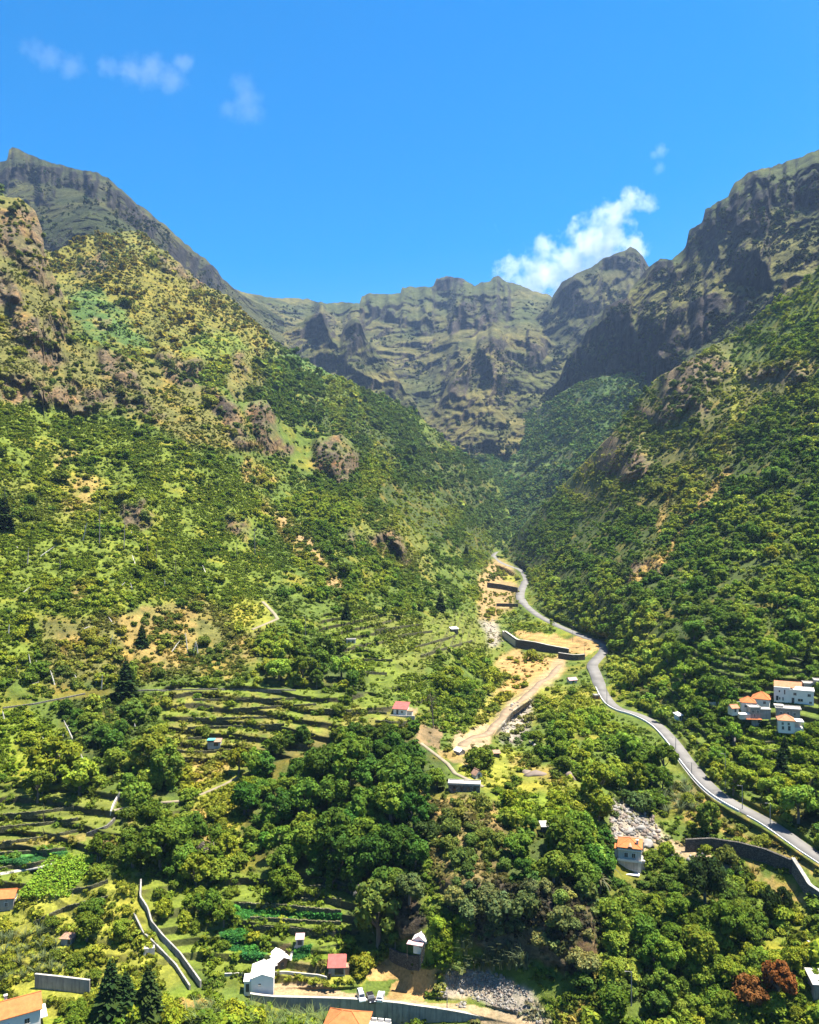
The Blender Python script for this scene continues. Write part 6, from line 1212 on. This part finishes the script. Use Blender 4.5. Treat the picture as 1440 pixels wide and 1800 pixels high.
for i, q in enumerate(DT):
    x0, y0, x1, y1 = [v / 3 for v in q[:4]]; k = q[4] if len(q) > 4 else 0
    p = G(x0, 850 + y0, -.2); Y = p.y; dx = (x1 - x0) / F * Y; dz = (y0 - y1) / F * Y
    fallen = abs(dx) > .6 * abs(dz) or dz < 0
    dy = abs(dz) * .7 if fallen else dz * random.uniform(-.15, .15); b = MB(); hh = max(abs(dz), .5)
    e = Vector((dx, dy, dz if not fallen else abs(dz) * .9 + .3))
    r0 = .32 if k == 0 else .32 if k == 1 else .26
    b.tube([(0, 0, -.3), tuple(e * .5 + Vector((random.uniform(-.1, .1), 0, 0))), tuple(e)], [r0, r0 * .75, r0 * .3], 6)
    for j in range(3 if e.length > 5 else 1):
        f = random.uniform(.5, .9); a = random.uniform(0, 6.28); c = e * f
        b.tube([tuple(c), tuple(c + Vector((math.cos(a), math.sin(a), .7)) * e.length * .09)], [r0 * .4, r0 * .15], 4)
    kind_ = ('fallen bleached white trunk ' if fallen else ('bleached white standing dead trunk ' if k == 0 else 'tall grey standing dead trunk ' if k == 1 else 'dark burnt standing trunk ')) + dead_zone(x0, 850 + y0)
    b.build('dead_trunk', M['dead'] if k == 0 else M['deadgrey'] if k == 1 else M['bark'], None, label=kind_, cat='dead tree', group=kind_, loc=p)
# standing thin tree with a ragged crown beside the red roofed house
p = G(762, 1279); s = 64 / F * p.y; t = empty('ragged_tree', p, 'tall thin tree with a ragged half bare crown right of the red roofed house', 'tree')
b = MB(); b.tube([(0, 0, -.3), (-.4, 0, s * .5), (-1.2, 0, s * .95)], [.26, .2, .09], 6)
for j in range(9):
    a = j * 2.1; z = s * (.5 + .05 * j); b.tube([(-.4 - .09 * j, 0, z), (-.4 + math.cos(a) * 1.9, math.sin(a) * 1.5, z + .7)], [.09, .03], 4)
b.build('trunk', M['bark'], t)
c = link('crown', SPARSE[1], t); c['tint'] = [.075, .075, .035]; c.location = (-.9, 0, s * .42); c.scale = (3.0, 3.0, 3.6)
# vine trellis beside the left edge house
p = G(75, 1592); t = empty('vine_trellis', p, 'bright green vine trellis beside the orange roofed house at the left edge', 'trellis')
rv = np.random.default_rng(3)
def leaf_sheet(n, fn, size, nm):
    p3 = fn(n); nn = unit(rv.normal(size=(n, 3)) * .55 + np.array([0, 0, 1.])); a = unit(np.cross(nn, rv.normal(size=(n, 3)))); b_ = np.cross(nn, a); s_ = size * rv.uniform(.6, 1.3, (n, 1))
    q = np.stack([p3 - a * s_, p3 - b_ * s_ * .8, p3 + a * s_, p3 + b_ * s_ * .8], 1).reshape(-1, 3)
    return mesh_np(nm, q, np.arange(n * 4).reshape(-1, 4), [M['leaf']], {'lv': ('FLOAT_COLOR', 'POINT', np.repeat(lv_attr(n, rv, .75, 1.3), 4, 0))})
def trel(n):
    u, v = rv.random(n), rv.random(n); x = -7.5 + 14 * u + 3.0 * v; y = 1.0 + 13 * v; z = 1.7 + y * .42 + .35 * np.sin(x * 1.6) * np.sin(y * 1.1) + rv.normal(0, .16, n)
    return np.stack([x, y, z], 1)
c = link('canopy', leaf_sheet(2600, trel, .34, 'trellis_canopy'), t); c['tint'] = [.15, .24, .022]
for i, (x, y) in enumerate([(-7, 1.3), (-2, 1.3), (3, 1.3), (7.5, 1.5), (-5, 8), (1, 8), (7, 8), (-3, 13.5), (4, 13.5), (9.4, 13.5)]):
    b = MB(); b.tube([(x, y, -1 + y * .30), (x, y, 1.9 + y * .42)], [.07, .06], 5); b.build('post', M['concp'], t)
# reed and cane clumps
CANE = [blades_mesh('cane_clump', 800 + i, 52, 2.6, .055, .5, 'cane', 4) for i in range(3)]
RD = [(818, 1678), (826, 1664), (815, 1665), (850, 1706), (866, 1704), (880, 1703), (895, 1703), (910, 1704), (858, 1690), (872, 1688), (888, 1688), (902, 1690), (918, 1695), (925, 1703), (842, 1698), (835, 1705), (880, 1676), (895, 1674), (866, 1678)]
for i, (x, y) in enumerate(RD):
    w = 'beside the rubble heap under the dark cliff' if x > 830 else 'on the grass slope right of the hut terrace'
    o = link('cane_clump', CANE[i % 3], None, 'tall grey green cane clump ' + w, 'cane', 'cane clumps ' + w, None, G(x, y)); s = random.uniform(1.9, 2.6); o.scale = (s, s, s * .9); o.rotation_euler = (0, 0, i); o['tint'] = [.135, .165, .085]
RD2 = [(560 + i * 0, 0) for i in range(0)]
for i in range(34):
    x = 330 + (i * 37) % 250; y = 1782 + (i * 23) % 46 + max(0, (x - 420)) * .12
    o = link('cane_clump', CANE[i % 3], None, 'pale green cane clump in front of the river wall', 'cane', 'cane clumps in front of the river wall', None, G(x, y)); s = random.uniform(1.5, 2.2); o.scale = (s, s, s * .8); o.rotation_euler = (0, 0, i); o['tint'] = [.13, .17, .06]
for i in range(22):
    x = -10 + (i * 29) % 120; y = 1640 + (i * 17) % 90
    o = link('cane_clump', CANE[i % 3], None, 'grey green cane clump at the left edge below the grass terraces', 'cane', 'cane clumps at the lower left edge', None, G(x, y)); s = random.uniform(1.3, 2.0); o.scale = (s, s, s * .8); o.rotation_euler = (0, 0, i); o['tint'] = [.115, .14, .06]
for i in range(16):
    x = 1150 + (i * 31) % 70; y = 1375 + (i * 19) % 60
    o = link('cane_clump', CANE[i % 3], None, 'grey green cane clump on the bank between river boulders and road', 'cane', 'cane clumps on the road bank', None, G(x, y)); s = random.uniform(1.5, 2.3); o.scale = (s, s, s * .8); o.rotation_euler = (0, 0, i); o['tint'] = [.12, .145, .07]
# rocks
def rock_mesh(seed, sub=2):
    iv, if_ = ICO2 if sub == 2 else ICO1; rr2 = np.random.default_rng(seed); k = 1 + (vnoise(iv[:, 0] * 1.6 + seed, iv[:, 1] * 1.6, iv[:, 2] * 1.6, seed)[:, None] - .5) * 1.0
    v = iv * k * rr2.uniform(.7, 1.2, 3); return mesh_np('boulder_shape', v, if_, [M['rock'] if seed % 3 else M['rockp']])
ROCKS = [rock_mesh(i) for i in range(6)]
big = [(940, 1362, 2.4, 'large brown boulder on the yellow meadow', M['brownrock']), (925, 1358, 1.3, 'smaller boulder beside the large brown one on the meadow', M['brownrock']), (1003, 1367, 1.7, 'flat boulder at the ravine edge of the meadow', M['brownrock']), (1125, 1458, 1.6, 'pale boulder in the river bed behind the white house', M['rockp']), (1105, 1462, 1.3, 'white boulder in the river bed left of the pale one', M['rockp']), (1138, 1482, 1.4, 'pale boulder at the right rear of the white house', M['rockp'])]
for i, (x, y, s, lb, mt) in enumerate(big):
    me = ROCKS[i].copy(); me.materials.clear(); me.materials.append(mt); o = link('boulder', me, None, lb, 'boulder', None, None, G(x, y)); o.scale = (s * 1.4, s, s * .8); o.rotation_euler = (0, 0, i)
def rock_stuff(name, label, polys, n, lo, hi):
    rk = np.random.default_rng(len(name)); V = []; Fc = []; base = 0
    iv, if_ = ICO1
    for poly, nn in polys:
        xs = [p_[0] for p_ in poly]; ys = [p_[1] for p_ in poly]; c = 0
        while c < nn:
            x, y = rk.uniform(min(xs), max(xs)), rk.uniform(min(ys), max(ys)); ins = False
            for (xa, ya), (xb, yb) in zip(poly, poly[1:] + poly[:1]):
                if (ya > y) != (yb > y) and x < (xb - xa) * (y - ya) / (yb - ya) + xa: ins = not ins
            if not ins: continue
            p_ = np.array(G(x, y)); s_ = lo + (hi - lo) * rk.random()**3; v = iv * s_ * rk.uniform(.6, 1.3, 3) * (1 + rk.uniform(-.3, .3, (len(iv), 1))) + p_ + np.array([0, 0, s_ * .2])
            V.append(v); Fc.append(if_ + base); base += len(iv); c += 1
    me = mesh_np(name, np.concatenate(V), np.concatenate(Fc), [M['rock'], M['rockp'], M['brownrock']])
    me.polygons.foreach_set('material_index', np.repeat(rk.integers(0, 3, len(V)), len(if_)).astype(np.int32)); link(name, me, kind='stuff', label=label, cat='rocks')
rock_stuff('river_boulders', 'pale boulders strewn along the river bed', [([(1085, 1405), (1115, 1415), (1150, 1440), (1165, 1480), (1130, 1490), (1080, 1475), (1072, 1440)], 700), ([(900, 1235), (935, 1225), (930, 1270), (915, 1310), (878, 1300), (885, 1270)], 260), ([(845, 1090), (875, 1090), (885, 1130), (865, 1140)], 160), ([(1130, 1490), (1230, 1500), (1290, 1530), (1200, 1512)], 60), ([(910, 1270), (960, 1330), (1000, 1345), (940, 1320)], 60)], 0, .12, .85)
rock_stuff('rubble', 'grey rubble heaps beside the orange field', [([(778, 1712), (830, 1704), (880, 1714), (910, 1732), (930, 1752), (880, 1748), (830, 1735), (790, 1735)], 900), ([(766, 1735), (785, 1730), (785, 1755), (768, 1755)], 110), ([(800, 1762), (820, 1760), (822, 1772), (805, 1772)], 50), ([(930, 1752), (970, 1795), (950, 1800), (900, 1780)], 200), ([(790, 1735), (900, 1750), (920, 1780), (850, 1766)], 400)], 0, .08, .42)
# crop rows on the plots
def crop_rows(name, label, poly, rows, tint, hgt=.5):
    n = 0; pts = []
    for k in range(rows):
        t = (k + .5) / rows
        a = Vector((poly[0][0] + (poly[3][0] - poly[0][0]) * t, poly[0][1] + (poly[3][1] - poly[0][1]) * t, 0)); b = Vector((poly[1][0] + (poly[2][0] - poly[1][0]) * t, poly[1][1] + (poly[2][1] - poly[1][1]) * t, 0))
        m = max(3, int((b - a).length / 2.2))
        for j in range(m): q = a + (b - a) * (j + random.uniform(-.2, .2)) / m; pts.append(tuple(G(q.x, q.y)))
    n = len(pts); scatter(name, np.array(pts), np.full(n, hgt), tints(tint, n, rv, .2, .08), TUFT[:4], label, 'crops')
crop_rows('crop_rows', 'blue green crop rows on the upper vegetable terrace', [(412, 1598), (600, 1606), (600, 1619), (415, 1614)], 5, (.05, .17, .035), .65)
crop_rows('crop_rows', 'dark green crop rows beside the little grey hut', [(517, 1668), (548, 1661), (545, 1680), (518, 1688)], 8, (.035, .12, .03))
crop_rows('crop_rows', 'blue green crop rows left of the ploughed plot', [(400, 1665), (430, 1660), (466, 1682), (436, 1688)], 9, (.045, .16, .04))
crop_rows('crop_rows', 'blue green crop rows uppermost of the plots below the terraces', [(386, 1640), (422, 1633), (434, 1650), (404, 1660)], 8, (.05, .16, .04))
crop_rows('crop_rows', 'blue green crop strip on the left edge terraces', [(0, 1514), (112, 1497), (114, 1508), (0, 1526)], 4, (.05, .15, .045))
# ---------------------------------------------------------------- air and clouds
hb_ = MB(); hb_.box(-3400, 3400, -120, 4950, -60, CAMZ + 1150)
hm = bpy.data.materials.new('valley_air'); hm.use_nodes = True; nt = hm.node_tree; nt.nodes.clear()
pv = nt.nodes.new('ShaderNodeVolumePrincipled'); ou = nt.nodes.new('ShaderNodeOutputMaterial')
pv.inputs['Color'].default_value = (.44, .64, 1, 1); pv.inputs['Density'].default_value = 3.6e-5; pv.inputs['Anisotropy'].default_value = .2
nt.links.new(pv.outputs[0], ou.inputs['Volume'])
link('haze', hb_.mesh('haze', hm), kind='stuff')
def cloud(name, label, blobs, Y, dens, soft, nscale, thresh, depth_=.5):
    """a cloud of blobs given by column, row, radius: one closed volume round them, its density broken up by noise"""
    cs = [np.array(P(x, y, Y)) for x, y, q in blobs]; rs = [q / F * Y for x, y, q in blobs]
    c0 = np.mean(cs, 0); iv, if_ = ICO2
    lo = np.min([c - r_ * 1.25 for c, r_ in zip(cs, rs)], 0); hi = np.max([c + r_ * 1.25 for c, r_ in zip(cs, rs)], 0)
    b = MB(); b.box(lo[0] - c0[0], hi[0] - c0[0], (lo[1] - c0[1]) * depth_, (hi[1] - c0[1]) * depth_, lo[2] - c0[2], hi[2] - c0[2])
    m = bpy.data.materials.new(name + '_vapour'); m.use_nodes = True; nt = m.node_tree; nt.nodes.clear()
    tc = nd(nt, 'ShaderNodeTexCoord').outputs['Object']; acc = None
    wn_ = nd(nt, 'ShaderNodeTexNoise'); wn_.inputs['Scale'].default_value = nscale; wn_.inputs['Detail'].default_value = 6; wn_.inputs['Roughness'].default_value = .68; nt.links.new(tc, wn_.inputs['Vector'])
    for c, r_ in zip(cs, rs):
        v = c - c0; s = nd(nt, 'ShaderNodeVectorMath', operation='SUBTRACT'); nt.links.new(tc, s.inputs[0]); s.inputs[1].default_value = tuple(v)
        k = nd(nt, 'ShaderNodeVectorMath', operation='MULTIPLY'); nt.links.new(s.outputs[0], k.inputs[0]); k.inputs[1].default_value = (1 / r_, 1 / (r_ * depth_), 1 / r_)
        l = nd(nt, 'ShaderNodeVectorMath', operation='LENGTH'); nt.links.new(k.outputs[0], l.inputs[0])
        mr = nd(nt, 'ShaderNodeMapRange'); mr.inputs[1].default_value = 1.5; mr.inputs[2].default_value = .0; nt.links.new(l.outputs['Value'], mr.inputs[0])
        if acc is None: acc = mr.outputs[0]
        else:
            mx = nd(nt, 'ShaderNodeMath', operation='MAXIMUM'); nt.links.new(acc, mx.inputs[0]); nt.links.new(mr.outputs[0], mx.inputs[1]); acc = mx.outputs[0]
    ad = nd(nt, 'ShaderNodeMath', operation='MULTIPLY_ADD'); nt.links.new(wn_.outputs['Fac'], ad.inputs[0]); ad.inputs[1].default_value = soft; nt.links.new(acc, ad.inputs[2])
    m2 = nd(nt, 'ShaderNodeMapRange'); m2.inputs[1].default_value = thresh; m2.inputs[2].default_value = thresh + .4; m2.inputs[3].default_value = 0; m2.inputs[4].default_value = dens; nt.links.new(ad.outputs[0], m2.inputs[0])
    pv = nd(nt, 'ShaderNodeVolumePrincipled'); pv.inputs['Color'].default_value = (.99, .99, 1, 1); pv.inputs['Anisotropy'].default_value = .3; nt.links.new(m2.outputs[0], pv.inputs['Density'])
    ou = nd(nt, 'ShaderNodeOutputMaterial'); nt.links.new(pv.outputs[0], ou.inputs['Volume'])
    me = b.mesh(name, m); return link(name, me, None, label, 'cloud', None, None, c0)
cloud('cloud', 'white billowing cloud rising behind the right hand peak', [(900, 480, 34), (950, 490, 52), (1000, 470, 52), (955, 435, 24), (1040, 430, 55), (1070, 405, 45), (1085, 375, 34), (1110, 350, 26), (1060, 470, 60), (1110, 440, 34), (1140, 358, 18), (930, 520, 50), (1000, 520, 60)], 5600, .0065, 1.9, .009, 1.32)
cloud('cloud', 'long thin wispy cloud high at the left', [(190, 118, 28), (230, 118, 34), (268, 122, 38), (300, 140, 34), (320, 110, 24)], 9000, .0007, 1.4, .0035, 1.12)
cloud('cloud', 'faint wisp of cloud near the top left corner', [(45, 82, 22), (62, 86, 26), (90, 100, 30), (125, 118, 30)], 9000, .0006, 1.4, .0035, 1.12)
cloud('cloud', 'faint upright wisp right of the long thin cloud', [(425, 150, 30), (435, 175, 36), (440, 195, 32), (400, 190, 22)], 9000, .0005, 1.4, .0035, 1.12)
cloud('cloud', 'tiny upper wisp above the right hand cloud', [(1162, 265, 16), (1150, 270, 10)], 7000, .002, 1.3, .008, 1.05)
cloud('cloud', 'tiny lower wisp above the right hand cloud', [(1160, 294, 14)], 7000, .0016, 1.3, .008, 1.05)

# ---------------------------------------------------------------- labels: alike things in small groups also say their place in the group
NUM = ['first', 'second', 'third', 'fourth', 'fifth', 'sixth', 'seventh', 'eighth']
by = {}
for o in SC.objects:
    if o.parent is None and o.get('group') and o.get('label') and o.get('group') == o.get('label'): by.setdefault(o['group'], []).append(o)
for g_, os_ in by.items():
    if 2 <= len(os_) <= 8 and len(g_.split()) <= 12:
        os_.sort(key=lambda o: o.location.x / o.location.y)
        for i, o in enumerate(os_): o['label'] = g_ + (', leftmost one' if i == 0 else ', rightmost one' if i == len(os_) - 1 else f', {NUM[i]} from left')
